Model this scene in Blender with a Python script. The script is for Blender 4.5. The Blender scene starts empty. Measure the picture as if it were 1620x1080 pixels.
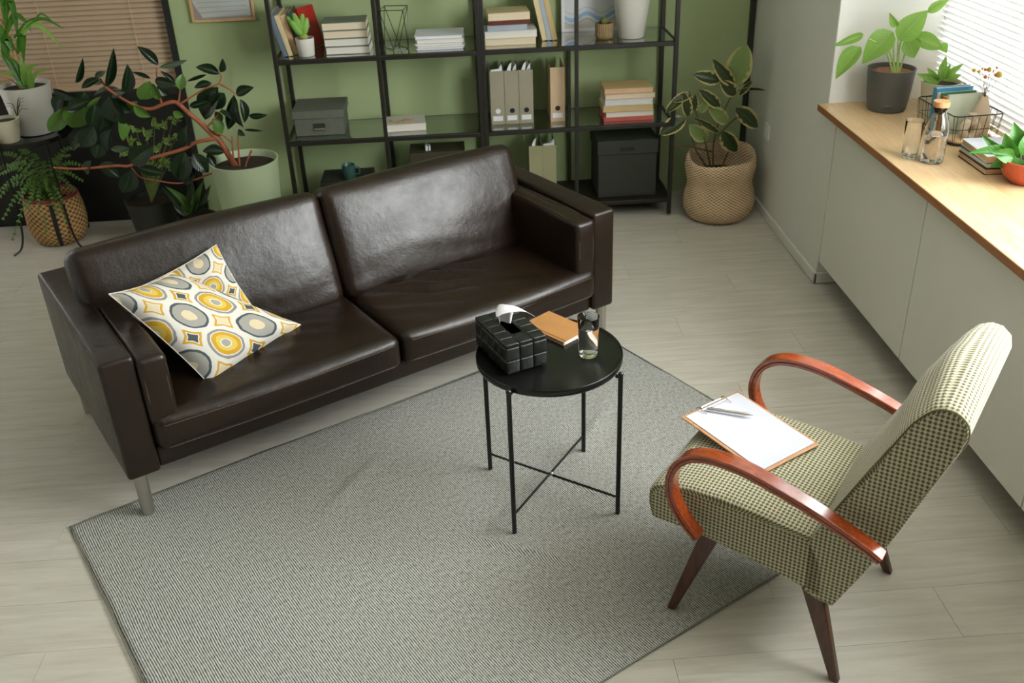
import bpy, bmesh, math, random
from mathutils import Vector, Matrix, Euler, noise
PI = math.pi
R = math.radians
rnd = random.Random(7)
col = bpy.context.scene.collection
scene = bpy.context.scene

# ------------------------------------------------------------ camera
CAM = Vector((0, 0, 2.07))
FPX = 1544.75
ROT = Matrix(((0.99728577, 0.06198599, -0.03973455),
              (-0.06490782, 0.48539758, -0.87188082),
              (-0.03475735, 0.87209342, 0.48810347)))
cd = bpy.data.cameras.new('camera')
cam = bpy.data.objects.new('camera', cd); col.objects.link(cam)
cam.matrix_world = Matrix.Translation(CAM) @ ROT.to_4x4()
cd.sensor_width = 36; cd.lens = 36 * FPX / 1620
cd.clip_start = 0.05; cd.clip_end = 200
cd.dof.use_dof = True; cd.dof.focus_distance = 3.0; cd.dof.aperture_fstop = 5.6
scene.camera = cam
# ------------------------------------------------------------ light
scene.view_settings.view_transform = 'Standard'
scene.view_settings.look = 'None'
scene.view_settings.gamma = 1
scene.view_settings.use_curve_mapping = False
scene.view_settings.exposure = 0.5
w = bpy.data.worlds.new('overcast_sky'); scene.world = w; w.use_nodes = True
bg = w.node_tree.nodes['Background']
bg.inputs[0].default_value = (0.97, 0.985, 0.98, 1); bg.inputs[1].default_value = 14.0


def portal(name, loc, rot, sx, sy):
    l = bpy.data.lights.new(name, 'AREA'); l.shape = 'RECTANGLE'; l.size = sx; l.size_y = sy
    l.cycles.is_portal = True
    o = bpy.data.objects.new(name, l); col.objects.link(o); o.location = loc; o.rotation_euler = rot
    return o


def lamp(name, loc, target, sx, sy, power, colr):
    l = bpy.data.lights.new(name, 'AREA'); l.shape = 'RECTANGLE'; l.size = sx; l.size_y = sy
    l.energy = power; l.color = colr
    o = bpy.data.objects.new(name, l); col.objects.link(o); o.location = loc
    d = Vector(target) - Vector(loc)
    o.rotation_euler = d.to_track_quat('-Z', 'Y').to_euler()
    return o


# daylight through the window row on the right
portal('sky_portal_far', (2.30, 3.68, 1.75), (0, R(90), 0), 1.8, 1.0)
portal('sky_portal_near', (2.30, 1.98, 1.75), (0, R(90), 0), 1.8, 2.16)

scene.cycles.use_denoising = True
scene.cycles.max_bounces = 12
scene.cycles.diffuse_bounces = 4
scene.cycles.glossy_bounces = 4
scene.cycles.transmission_bounces = 12
scene.cycles.transparent_max_bounces = 16
scene.cycles.sample_clamp_indirect = 4.0
scene.cycles.caustics_reflective = False
scene.cycles.caustics_refractive = False


# ------------------------------------------------------------ measuring helpers: a seen point on a plane of the room
def ray(px, py):
    return ROT @ Vector((px - 810.0, 540.0 - py, -FPX))


def Zp(px, py, z):
    d = ray(px, py); return CAM + d * ((z - CAM.z) / d.z)


def Yp(px, py, y):
    d = ray(px, py); return CAM + d * (y / d.y)


def Xp(px, py, x):
    d = ray(px, py); return CAM + d * (x / d.x)


# ------------------------------------------------------------ materials
def lin(c):
    return tuple(((v / 255) / 12.92 if v / 255 <= 0.04045 else (((v / 255) + 0.055) / 1.055) ** 2.4) for v in c) + (1,)


class NT:
    def __init__(s, m):
        s.m = m; s.t = m.node_tree; s.n = s.t.nodes; s.b = s.n['Principled BSDF']

    def new(s, typ, **kw):
        n = s.n.new(typ)
        for k, v in kw.items():
            setattr(n, k, v)
        return n

    def link(s, a, b):
        s.t.links.new(a, b)

    def math(s, op, a, b=None, clamp=False):
        n = s.new('ShaderNodeMath', operation=op, use_clamp=clamp)
        for i, v in enumerate((a, b)):
            if v is None: continue
            if isinstance(v, (int, float)): n.inputs[i].default_value = v
            else: s.link(v, n.inputs[i])
        return n.outputs[0]

    def mix(s, f, a, b):
        n = s.new('ShaderNodeMix', data_type='RGBA')
        for sock, v in ((n.inputs[0], f), (n.inputs[6], a), (n.inputs[7], b)):
            if isinstance(v, (int, float)): sock.default_value = v
            elif isinstance(v, tuple): sock.default_value = v
            else: s.link(v, sock)
        return n.outputs[2]

    def coord(s, kind='Object', scale=(1, 1, 1), rot=(0, 0, 0)):
        tc = s.new('ShaderNodeTexCoord'); mp = s.new('ShaderNodeMapping')
        mp.inputs['Scale'].default_value = scale; mp.inputs['Rotation'].default_value = rot
        s.link(tc.outputs[kind], mp.inputs[0]); return mp.outputs[0]

    def noise(s, vec, scale, detail=4, rough=0.5, dist=0):
        n = s.new('ShaderNodeTexNoise')
        n.inputs['Scale'].default_value = scale; n.inputs['Detail'].default_value = detail
        n.inputs['Roughness'].default_value = rough; n.inputs['Distortion'].default_value = dist
        if vec is not None: s.link(vec, n.inputs['Vector'])
        return n.outputs[0]

    def ramp(s, f, stops):
        n = s.new('ShaderNodeValToRGB'); e = n.color_ramp.elements
        while len(e) < len(stops): e.new(0.5)
        for i, (p, c) in enumerate(stops):
            e[i].position = p; e[i].color = c if len(c) == 4 else tuple(c) + (1,)
        s.link(f, n.inputs[0]); return n.outputs[0]

    def bump(s, h, strength, dist=0.01, prev=None):
        n = s.new('ShaderNodeBump'); n.inputs['Strength'].default_value = strength
        n.inputs['Distance'].default_value = dist; s.link(h, n.inputs['Height'])
        if prev is not None: s.link(prev, n.inputs['Normal'])
        return n.outputs[0]


def M(name, rgb, rough=0.6, metal=0.0, vary=0.12, vscale=6.0, bump=0.0, bscale=60.0, spec=0.5, coat=0.0, stretch=(1, 1, 1)):
    m = bpy.data.materials.new(name); m.use_nodes = True; k = NT(m); b = k.b
    c = lin(rgb)
    v = k.coord('Object', stretch)
    n = k.noise(v, vscale, 4, 0.6)
    dark = tuple(x * (1 - vary) for x in c[:3]) + (1,); lite = tuple(min(1, x * (1 + vary)) for x in c[:3]) + (1,)
    k.link(k.ramp(n, [(0.3, dark), (0.7, lite)]), b.inputs['Base Color'])
    b.inputs['Roughness'].default_value = rough; b.inputs['Metallic'].default_value = metal
    b.inputs['Specular IOR Level'].default_value = spec
    b.inputs['Coat Weight'].default_value = coat
    if bump:
        k.link(k.bump(k.noise(v, bscale, 3), bump, 0.004), b.inputs['Normal'])
    return m


def M_leather():
    m = bpy.data.materials.new('brown_leather'); m.use_nodes = True; k = NT(m); b = k.b
    v = k.coord('Object')
    n = k.noise(v, 3.0, 6, 0.65)
    k.link(k.ramp(n, [(0.3, lin((22, 13, 6))), (0.7, lin((36, 23, 12)))]), b.inputs['Base Color'])
    r = k.ramp(k.noise(v, 9, 8, 0.75), [(0.3, (0.27,) * 3), (0.7, (0.42,) * 3)])
    k.link(r, b.inputs['Roughness'])
    b.inputs['Specular IOR Level'].default_value = 0.45
    g = k.bump(k.noise(v, 95, 4, 0.6), 0.16, 0.002)
    v2 = k.coord('Object', (1.0, 1.0, 1.0))
    g2 = k.bump(k.noise(v2, 30, 5, 0.65, 0.0), 0.30, 0.005, g)
    g3 = k.bump(k.noise(v2, 5, 2, 0.5, 0.0), 0.22, 0.02, g2)
    k.link(g3, b.inputs['Normal'])
    return m


def M_wood(name, a, c, rough=0.4, scale=(1, 14, 14), spec=0.5, coat=0.0):
    m = bpy.data.materials.new(name); m.use_nodes = True; k = NT(m); b = k.b
    v = k.coord('Object', scale)
    n = k.noise(v, 3.0, 8, 0.65, 1.0)
    k.link(k.ramp(n, [(0.3, lin(a)), (0.7, lin(c))]), b.inputs['Base Color'])
    b.inputs['Roughness'].default_value = rough; b.inputs['Specular IOR Level'].default_value = spec
    b.inputs['Coat Weight'].default_value = coat; b.inputs['Coat Roughness'].default_value = 0.15
    k.link(k.bump(k.noise(v, 12, 5), 0.05, 0.002), b.inputs['Normal'])
    return m


def M_check():
    m = bpy.data.materials.new('green_check_fabric'); m.use_nodes = True; k = NT(m); b = k.b
    tc = k.new('ShaderNodeTexCoord'); sx = k.new('ShaderNodeSeparateXYZ')
    mp = k.new('ShaderNodeMapping'); mp.inputs['Rotation'].default_value = (0, 0, R(0))
    k.link(tc.outputs['UV'], mp.inputs[0]); k.link(mp.outputs[0], sx.inputs[0])
    P = 0.0112
    sn = []
    for i in (0, 1):
        a = k.math('MULTIPLY', sx.outputs[i], 2 * PI / P)
        sn.append(k.math('SINE', a))
    xx = k.math('ADD', sn[0], sn[1])
    t = k.math('ADD', k.math('MULTIPLY', xx, 0.5), 0.5)
    nz = k.noise(tc.outputs['UV'], 900, 2)
    t2 = k.math('ADD', t, k.math('MULTIPLY', k.math('SUBTRACT', nz, 0.5), 0.35))
    big = k.noise(tc.outputs['UV'], 28, 3)
    base = k.mix(big, lin((84, 90, 52)), lin((98, 82, 56)))
    f = k.ramp(t2, [(0.30, (0, 0, 0)), (0.58, (1, 1, 1))])
    k.link(k.mix(f, base, lin((182, 178, 152))), b.inputs['Base Color'])
    k.n[-1]
    b.inputs['Roughness'].default_value = 0.9; b.inputs['Specular IOR Level'].default_value = 0.25
    b.inputs['Sheen Weight'].default_value = 0.15
    k.link(k.bump(t2, 0.35, 0.002), b.inputs['Normal'])
    return m


def M_rug():
    m = bpy.data.materials.new('grey_woven_rug'); m.use_nodes = True; k = NT(m); b = k.b
    tc = k.new('ShaderNodeTexCoord'); sx = k.new('ShaderNodeSeparateXYZ')
    warp = k.new('ShaderNodeTexNoise'); warp.inputs['Scale'].default_value = 3.0
    k.link(tc.outputs['Object'], warp.inputs[0])
    k.link(tc.outputs['Object'], sx.inputs[0])
    xw = k.math('ADD', sx.outputs[0], k.math('MULTIPLY', warp.outputs[0], 0.02))
    s1 = k.math('SINE', k.math('MULTIPLY', xw, 2 * PI / 0.0068))
    v = k.coord('Object', (147, 60, 1))
    st = k.noise(v, 1.0, 3, 0.7)
    v2 = k.coord('Object', (300, 300, 1))
    fine = k.noise(v2, 1.0, 2, 0.6)
    t = k.math('ADD', k.math('MULTIPLY', s1, 0.27), k.math('MULTIPLY', st, 0.85))
    t = k.math('ADD', t, k.math('MULTIPLY', fine, 0.35))
    c = k.ramp(t, [(0.24, lin((50, 52, 48))), (0.50, lin((126, 127, 121))), (0.82, lin((200, 201, 195)))])
    big = k.noise(tc.outputs['Object'], 2.2, 3)
    c2 = k.mix(k.ramp(big, [(0.35, (0, 0, 0)), (0.65, (1, 1, 1))]), c, k.mix(0.12, c, lin((150, 142, 128))))
    k.link(c2, b.inputs['Base Color'])
    b.inputs['Roughness'].default_value = 0.92; b.inputs['Specular IOR Level'].default_value = 0.2
    k.link(k.bump(t, 0.5, 0.002), b.inputs['Normal'])
    return m


def M_plank():
    m = bpy.data.materials.new('pale_laminate'); m.use_nodes = True; k = NT(m); b = k.b
    oi = k.new('ShaderNodeObjectInfo')
    tc = k.new('ShaderNodeTexCoord')
    ad = k.new('ShaderNodeVectorMath', operation='ADD'); cm = k.new('ShaderNodeCombineXYZ')
    k.link(k.math('MULTIPLY', oi.outputs['Random'], 37.0), cm.inputs[0])
    k.link(k.math('MULTIPLY', oi.outputs['Random'], 13.0), cm.inputs[1])
    k.link(tc.outputs['Object'], ad.inputs[0]); k.link(cm.outputs[0], ad.inputs[1])
    mp = k.new('ShaderNodeMapping'); mp.inputs['Scale'].default_value = (1.6, 16, 1)
    k.link(ad.outputs[0], mp.inputs[0])
    n = k.noise(mp.outputs[0], 2.0, 8, 0.62, 0.6)
    c = k.ramp(n, [(0.22, lin((176, 169, 155))), (0.5, lin((191, 186, 173))), (0.78, lin((204, 200, 189)))])
    sp = k.noise(ad.outputs[0], 5.0, 2)
    knot = k.ramp(sp, [(0.20, (0.75, 0.72, 0.65)), (0.30, (1, 1, 1))])
    mul = k.new('ShaderNodeMix', data_type='RGBA', blend_type='MULTIPLY'); mul.inputs[0].default_value = 1
    k.link(c, mul.inputs[6]); k.link(knot, mul.inputs[7])
    k.link(mul.outputs[2], b.inputs['Base Color'])
    k.link(k.ramp(n, [(0.3, (0.42,) * 3), (0.7, (0.52,) * 3)]), b.inputs['Roughness'])
    b.inputs['Specular IOR Level'].default_value = 0.4
    k.link(k.bump(n, 0.06, 0.002), b.inputs['Normal'])
    return m


def M_glass(name, tint=(0.93, 0.97, 0.95), refl=1.0, rough=0.0):
    m = bpy.data.materials.new(name); m.use_nodes = True; k = NT(m)
    k.n.remove(k.b)
    out = [n for n in k.n if n.type == 'OUTPUT_MATERIAL'][0]
    t = k.new('ShaderNodeBsdfTransparent'); t.inputs[0].default_value = tint + (1,)
    g = k.new('ShaderNodeBsdfGlossy'); g.inputs['Roughness'].default_value = rough
    fr = k.new('ShaderNodeLayerWeight'); fr.inputs[0].default_value = .5
    f = k.math('MULTIPLY', k.math('ADD', k.math('MULTIPLY', k.math('POWER', fr.outputs['Facing'], 4.0), .9), .04), refl, clamp=True)
    mx = k.new('ShaderNodeMixShader'); k.link(f, mx.inputs[0]); k.link(t.outputs[0], mx.inputs[1]); k.link(g.outputs[0], mx.inputs[2])
    k.link(mx.outputs[0], out.inputs[0]); return m


def M_realglass(name, ior=1.45, tint=(1, 1, 1)):
    m = bpy.data.materials.new(name); m.use_nodes = True; k = NT(m); b = k.b
    b.inputs['Transmission Weight'].default_value = 1; b.inputs['Roughness'].default_value = 0.0
    b.inputs['IOR'].default_value = ior; b.inputs['Base Color'].default_value = tint + (1,)
    return m


def M_leaf(name, top, under, rough=0.35, vein=0.25, edge=None, transl=0.25):
    m = bpy.data.materials.new(name); m.use_nodes = True; k = NT(m); b = k.b
    out = [n for n in k.n if n.type == 'OUTPUT_MATERIAL'][0]
    tc = k.new('ShaderNodeTexCoord'); sx = k.new('ShaderNodeSeparateXYZ'); k.link(tc.outputs['UV'], sx.inputs[0])
    a = k.math('ABSOLUTE', k.math('SUBTRACT', sx.outputs[0], 0.5))
    mid = k.ramp(a, [(0.0, (1, 1, 1)), (0.04, (0, 0, 0))])
    vv = k.math('SINE', k.math('MULTIPLY', k.math('SUBTRACT', sx.outputs[1], k.math('MULTIPLY', a, 0.6)), 60))
    n = k.noise(k.coord('Object'), 30, 3)
    c = k.mix(k.math('MULTIPLY', n, 0.5), lin(top), lin(tuple(min(255, int(x * 1.25 + 6)) for x in top)))
    c = k.mix(k.math('MULTIPLY', mid, vein), c, lin(under))
    if edge:
        en = k.noise(tc.outputs['UV'], 5, 3)
        ef = k.ramp(k.math('ADD', a, k.math('MULTIPLY', k.math('SUBTRACT', en, 0.5), 0.5)), [(0.33, (0, 0, 0)), (0.40, (1, 1, 1))])
        c = k.mix(ef, c, lin(edge))
    geo = k.new('ShaderNodeNewGeometry')
    c2 = k.mix(geo.outputs['Backfacing'], c, lin(under))
    k.link(c2, b.inputs['Base Color'])
    b.inputs['Roughness'].default_value = rough
    k.link(k.bump(vv, 0.12, 0.002), b.inputs['Normal'])
    tr = k.new('ShaderNodeBsdfTranslucent'); k.link(c2, tr.inputs[0])
    mx = k.new('ShaderNodeMixShader'); mx.inputs[0].default_value = transl
    k.link(b.outputs[0], mx.inputs[1]); k.link(tr.outputs[0], mx.inputs[2]); k.link(mx.outputs[0], out.inputs[0])
    return m


def M_weave(name, a, c, sx_=90, sz_=70, rough=0.85):
    m = bpy.data.materials.new(name); m.use_nodes = True; k = NT(m); b = k.b
    tc = k.new('ShaderNodeTexCoord'); s = k.new('ShaderNodeSeparateXYZ'); k.link(tc.outputs['UV'], s.inputs[0])
    a1 = k.math('SINE', k.math('MULTIPLY', s.outputs[0], sx_ * 2 * PI))
    a2 = k.math('SINE', k.math('MULTIPLY', s.outputs[1], sz_ * 2 * PI))
    t = k.math('ADD', k.math('MULTIPLY', k.math('MULTIPLY', a1, a2), 0.5), 0.5)
    t = k.math('ADD', k.math('MULTIPLY', t, 0.8), k.math('MULTIPLY', k.noise(tc.outputs['UV'], 14, 4), 0.35))
    k.link(k.ramp(t, [(0.2, lin(a)), (0.75, lin(c))]), b.inputs['Base Color'])
    b.inputs['Roughness'].default_value = rough
    k.link(k.bump(t, 0.7, 0.006), b.inputs['Normal'])
    return m


def M_slat(name, rgb, transl):
    m = bpy.data.materials.new(name); m.use_nodes = True; k = NT(m); b = k.b
    out = [n for n in k.n if n.type == 'OUTPUT_MATERIAL'][0]
    b.inputs['Base Color'].default_value = lin(rgb); b.inputs['Roughness'].default_value = 0.45
    n = k.noise(k.coord('Object', (1, 40, 1)), 4, 2)
    k.link(k.mix(k.math('MULTIPLY', n, 0.2), lin(rgb), lin(tuple(int(x * 0.9) for x in rgb))), b.inputs['Base Color'])
    tr = k.new('ShaderNodeBsdfTranslucent'); tr.inputs[0].default_value = lin(rgb)
    mx = k.new('ShaderNodeMixShader'); mx.inputs[0].default_value = transl
    k.link(b.outputs[0], mx.inputs[1]); k.link(tr.outputs[0], mx.inputs[2]); k.link(mx.outputs[0], out.inputs[0])
    return m


def M_pillow():
    m = bpy.data.materials.new('retro_circle_print'); m.use_nodes = True; k = NT(m); b = k.b
    v = k.coord('UV', (1, 1, 1), (0, 0, R(45)))
    wob = k.new('ShaderNodeTexNoise'); wob.inputs['Scale'].default_value = 9
    k.link(v, wob.inputs[0])
    sc = k.new('ShaderNodeVectorMath', operation='SCALE'); sc.inputs['Scale'].default_value = 0.035
    k.link(wob.outputs['Color'], sc.inputs[0])
    ad = k.new('ShaderNodeVectorMath', operation='ADD'); k.link(v, ad.inputs[0]); k.link(sc.outputs[0], ad.inputs[1])
    s = k.new('ShaderNodeSeparateXYZ'); k.link(ad.outputs[0], s.inputs[0])
    N = 3.9
    x = k.math('ADD', k.math('MULTIPLY', s.outputs[0], N), 20.15); y = k.math('ADD', k.math('MULTIPLY', s.outputs[1], N), 20.35)
    ix = k.math('FLOOR', x); iy = k.math('FLOOR', y)
    fx = k.math('SUBTRACT', k.math('SUBTRACT', x, ix), 0.5); fy = k.math('SUBTRACT', k.math('SUBTRACT', y, iy), 0.5)
    par = k.math('MODULO', k.math('ADD', ix, iy), 2.0)       # 0 circle, 1 square
    row = k.math('MODULO', iy, 2.0)
    WH = lin((208, 204, 194)); GR = lin((152, 150, 142)); DK = lin((70, 80, 82)); YE = lin((190, 148, 42)); CR = lin((205, 190, 158)); OC = lin((203, 176, 84)); MG = lin((132, 132, 130))

    ax = k.math('ABSOLUTE', fx); ay = k.math('ABSOLUTE', fy)
    mx = k.math('MAXIMUM', ax, ay); mn = k.math('MINIMUM', ax, ay)

    def lerp(t, p, q):      # t ? q : p
        return k.math('ADD', k.math('MULTIPLY', k.math('SUBTRACT', 1.0, t), p), k.math('MULTIPLY', t, q))

    def hyp(p, q): return k.math('SQRT', k.math('ADD', k.math('MULTIPLY', p, p), k.math('MULTIPLY', q, q)))
    r = lerp(par, hyp(fx, fy), hyp(k.math('SUBTRACT', 1.0, mx), mn))
    flip = k.math('MULTIPLY', par, k.math('GREATER_THAN', ay, ax))
    row2 = k.math('ABSOLUTE', k.math('SUBTRACT', row, flip))
    grey = k.ramp(r, [(0.0, CR), (0.22, CR), (0.235, GR), (0.50, GR), (0.512, DK), (0.580, DK), (0.592, WH), (1.0, WH)])
    yel = k.ramp(r, [(0.0, GR), (0.14, GR), (0.15, WH), (0.18, WH), (0.195, OC), (0.32, OC), (0.34, YE), (0.46, YE), (0.47, WH), (0.50, WH), (0.51, MG), (0.585, MG), (0.597, WH)])
    circ = k.mix(row2, grey, yel)
    q = k.math('SUBTRACT', mx, k.math('MULTIPLY', mn, 0.18))
    sqa = k.ramp(q, [(0.0, DK), (0.12, DK), (0.13, WH), (0.155, WH), (0.165, YE), (0.23, YE), (0.24, WH), (1, WH)])
    sqb = k.ramp(q, [(0.0, CR), (0.14, CR), (0.15, WH), (0.165, WH), (0.175, YE), (0.23, YE), (0.24, WH), (1, WH)])
    sq = k.mix(row, sqa, sqb)
    use = k.math('MULTIPLY', par, k.math('LESS_THAN', q, 0.245))
    k.link(k.mix(use, circ, sq), b.inputs['Base Color'])
    b.inputs['Roughness'].default_value = 0.85; b.inputs['Specular IOR Level'].default_value = 0.25
    k.link(k.bump(k.noise(k.coord('UV'), 300, 2), 0.15, 0.002), b.inputs['Normal'])
    for n in k.n:
        if n.type == 'VALTORGB': n.color_ramp.interpolation = 'LINEAR'
    return m


def M_waves():
    m = bpy.data.materials.new('blue_wave_print'); m.use_nodes = True; k = NT(m); b = k.b
    tc = k.new('ShaderNodeTexCoord'); s = k.new('ShaderNodeSeparateXYZ'); k.link(tc.outputs['UV'], s.inputs[0])
    wv = k.math('MULTIPLY', k.math('SINE', k.math('MULTIPLY', s.outputs[0], 11.0)), 0.06)
    t = k.math('ADD', s.outputs[1], wv)
    W = lin((205, 206, 212)); B_ = lin((140, 172, 205)); G_ = lin((168, 164, 158)); L = lin((190, 186, 178))
    c = k.ramp(t, [(0.0, L), (0.10, L), (0.11, G_), (0.13, G_), (0.14, W), (0.17, W), (0.18, B_), (0.25, B_), (0.26, W), (0.32, W), (0.33, G_), (0.345, W), (1, W)])
    k.link(c, b.inputs['Base Color']); b.inputs['Roughness'].default_value = 0.5
    return m


def M_lines(name, paper, ink, n=14, lo=0.08, rough=0.6):
    """paper with faint printed lines"""
    m = bpy.data.materials.new(name); m.use_nodes = True; k = NT(m); b = k.b
    tc = k.new('ShaderNodeTexCoord'); s = k.new('ShaderNodeSeparateXYZ'); k.link(tc.outputs['UV'], s.inputs[0])
    y = k.math('FRACT', k.math('MULTIPLY', s.outputs[1], float(n)))
    f = k.math('LESS_THAN', y, lo)
    e = k.math('MULTIPLY', k.math('GREATER_THAN', s.outputs[0], 0.07), k.math('LESS_THAN', s.outputs[0], 0.93))
    k.link(k.mix(k.math('MULTIPLY', f, e), lin(paper), lin(ink)), b.inputs['Base Color'])
    b.inputs['Roughness'].default_value = rough
    return m


def M_flowers():
    m = bpy.data.materials.new('floral_cover_print'); m.use_nodes = True; k = NT(m); b = k.b
    v = k.coord('UV'); s = k.new('ShaderNodeSeparateXYZ'); k.link(v, s.inputs[0])
    vo = k.new('ShaderNodeTexVoronoi'); vo.inputs['Scale'].default_value = 6; k.link(v, vo.inputs[0])
    band = k.math('MULTIPLY', k.math('GREATER_THAN', s.outputs[1], 0.12), k.math('LESS_THAN', s.outputs[1], 0.62))
    bandx = k.math('MULTIPLY', k.math('GREATER_THAN', s.outputs[0], 0.10), k.math('LESS_THAN', s.outputs[0], 0.72))
    sp = k.math('LESS_THAN', vo.outputs['Distance'], 0.55)
    f = k.math('MULTIPLY', k.math('MULTIPLY', band, bandx), sp)
    cc = k.new('ShaderNodeSeparateColor'); k.link(vo.outputs['Color'], cc.inputs[0])
    c = k.ramp(cc.outputs[0], [(0.0, lin((214, 120, 105))), (0.45, lin((222, 150, 130))), (0.46, lin((120, 128, 52))), (0.8, lin((176, 172, 74)))])
    k.link(k.mix(f, lin((196, 190, 182)), c), b.inputs['Base Color']); b.inputs['Roughness'].default_value = 0.4
    return m


# ------------------------------------------------------------ geometry helpers
class MB:
    def __init__(s):
        s.v = []; s.f = []; s.uv = {}

    def add(s, vs, fs, uvs=None, T=None):
        o = len(s.v)
        for p in vs:
            p = Vector(p); s.v.append(T @ p if T else p)
        for i, f in enumerate(fs):
            if uvs: s.uv[len(s.f)] = uvs[i]
            s.f.append(tuple(o + j for j in f))
        return s

    def box(s, a, b, T=None):
        x0, y0, z0 = a; x1, y1, z1 = b
        vs = [(x0, y0, z0), (x1, y0, z0), (x1, y1, z0), (x0, y1, z0), (x0, y0, z1), (x1, y0, z1), (x1, y1, z1), (x0, y1, z1)]
        fs = [(0, 3, 2, 1), (4, 5, 6, 7), (0, 1, 5, 4), (1, 2, 6, 5), (2, 3, 7, 6), (3, 0, 4, 7)]
        q = [(0, 0), (1, 0), (1, 1), (0, 1)]
        uvs = [[(0, 0), (0, 1), (1, 1), (1, 0)], q, q, q, q, q]
        return s.add(vs, fs, uvs, T)

    def cbox(s, c, size, T=None):
        c = Vector(c); h = Vector(size) / 2
        return s.box(c - h, c + h, T)

    def tube(s, pts, r, seg=8, cap=True):
        pts = [Vector(p) for p in pts]; n = len(pts)
        rs = r if isinstance(r, (list, tuple)) else [r] * n
        vs = []; fs = []
        up = Vector((0, 0, 1)); d0 = (pts[1] - pts[0]).normalized()
        if abs(d0.dot(up)) > 0.95: up = Vector((1, 0, 0))
        nrm = (up - d0 * up.dot(d0)).normalized()
        for i, p in enumerate(pts):
            if i == 0: d = pts[1] - pts[0]
            elif i == n - 1: d = pts[-1] - pts[-2]
            else: d = (pts[i + 1] - pts[i]).normalized() + (pts[i] - pts[i - 1]).normalized()
            d.normalize()
            nrm = (nrm - d * nrm.dot(d)).normalized(); bi = d.cross(nrm)
            for k in range(seg):
                a = 2 * PI * k / seg
                vs.append(p + (nrm * math.cos(a) + bi * math.sin(a)) * rs[i])
        for i in range(n - 1):
            for k in range(seg):
                k2 = (k + 1) % seg
                fs.append((i * seg + k, i * seg + k2, (i + 1) * seg + k2, (i + 1) * seg + k))
        if cap:
            fs.append(tuple(range(seg - 1, -1, -1))); fs.append(tuple((n - 1) * seg + k for k in range(seg)))
        return s.add(vs, fs)

    def ribbon(s, pts, side, wid, th, uvscale=1.0):
        """bent flat bar: pts path, side = lateral unit vector"""
        pts = [Vector(p) for p in pts]; n = len(pts); side = Vector(side); vs = []; fs = []
        for i, p in enumerate(pts):
            d = (pts[min(i + 1, n - 1)] - pts[max(i - 1, 0)]).normalized(); nn = side.cross(d).normalized()
            w_ = wid[i] if isinstance(wid, (list, tuple)) else wid
            for a, b in ((-1, -1), (1, -1), (1, 1), (-1, 1)):
                vs.append(p + side * (a * w_ / 2) + nn * (b * th / 2))
        for i in range(n - 1):
            for k in range(4):
                k2 = (k + 1) % 4
                fs.append((i * 4 + k, i * 4 + k2, (i + 1) * 4 + k2, (i + 1) * 4 + k))
        fs.append((3, 2, 1, 0)); e = (n - 1) * 4; fs.append((e, e + 1, e + 2, e + 3))
        return s.add(vs, fs)

    def lathe(s, prof, seg=32, c=(0, 0, 0), wob=None, capb=True, capt=False):
        vs = []; fs = []; uvs = []; n = len(prof); c = Vector(c)
        for j, (r_, z) in enumerate(prof):
            for k in range(seg):
                a = 2 * PI * k / seg
                rr, zz = (wob(r_, z, a) if wob else (r_, z))
                vs.append(c + Vector((rr * math.cos(a), rr * math.sin(a), zz)))
        L = [0]
        for j in range(1, n): L.append(L[-1] + math.hypot(prof[j][0] - prof[j - 1][0], prof[j][1] - prof[j - 1][1]))
        for j in range(n - 1):
            for k in range(seg):
                k2 = (k + 1) % seg
                fs.append((j * seg + k, j * seg + k2, (j + 1) * seg + k2, (j + 1) * seg + k))
                uvs.append([(k / seg, L[j]), ((k + 1) / seg, L[j]), ((k + 1) / seg, L[j + 1]), (k / seg, L[j + 1])])
        if capb: fs.append(tuple(range(seg - 1, -1, -1))); uvs.append([(0, 0)] * seg)
        if capt: fs.append(tuple((n - 1) * seg + k for k in range(seg))); uvs.append([(0, 0)] * seg)
        return s.add(vs, fs, uvs)

    def ball(s, c, r, seg=12, rings=8, sq=(1, 1, 1)):
        prof = [(max(1e-5, r * math.sin(PI * j / rings)), -r * math.cos(PI * j / rings)) for j in range(rings + 1)]
        o = len(s.v); s.lathe(prof, seg, (0, 0, 0), capb=False)
        for i in range(o, len(s.v)):
            p = s.v[i]; s.v[i] = Vector(c) + Vector((p.x * sq[0], p.y * sq[1], p.z * sq[2]))
        return s

    def soft(s, c, size, r, n=8, bulge=(0, 0, 0), fn=None, T=None, uv=None):
        h = [x / 2 for x in size]; c = Vector(c)
        ax = []
        for i in range(3):
            rr = min(r, h[i] * 0.98)
            a = [-h[i], -h[i] + rr * 0.3, -h[i] + rr * 0.65, -h[i] + rr]
            m = max(1, n if size[i] > 3 * rr else 2)
            inner = [-h[i] + rr + (2 * h[i] - 2 * rr) * j / m for j in range(1, m)]
            ax.append(a + inner + [-x for x in reversed(a)])
        idx = {}; vs = []; fs = []

        def vert(key):
            if key in idx: return idx[key]
            p = [ax[i][key[i]] for i in range(3)]
            q = [max(-(h[i] - min(r, h[i] * .98)), min(h[i] - min(r, h[i] * .98), p[i])) for i in range(3)]
            d = Vector(p) - Vector(q)
            if d.length > 1e-9: d = d.normalized() * r
            o = Vector(q) + d
            tt = [o[i] / h[i] for i in range(3)]
            for i in range(3):
                j, k2 = (i + 1) % 3, (i + 2) % 3
                o[i] += bulge[i] * max(0, 1 - tt[j] ** 2) * max(0, 1 - tt[k2] ** 2) * (1 if tt[i] > 0 else -1 if tt[i] < 0 else 0) * abs(tt[i])
            if fn: o = o + Vector(fn(o, tt))
            vs.append(c + o); idx[key] = len(vs) - 1
            return idx[key]
        N = [len(a) - 1 for a in ax]
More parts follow.
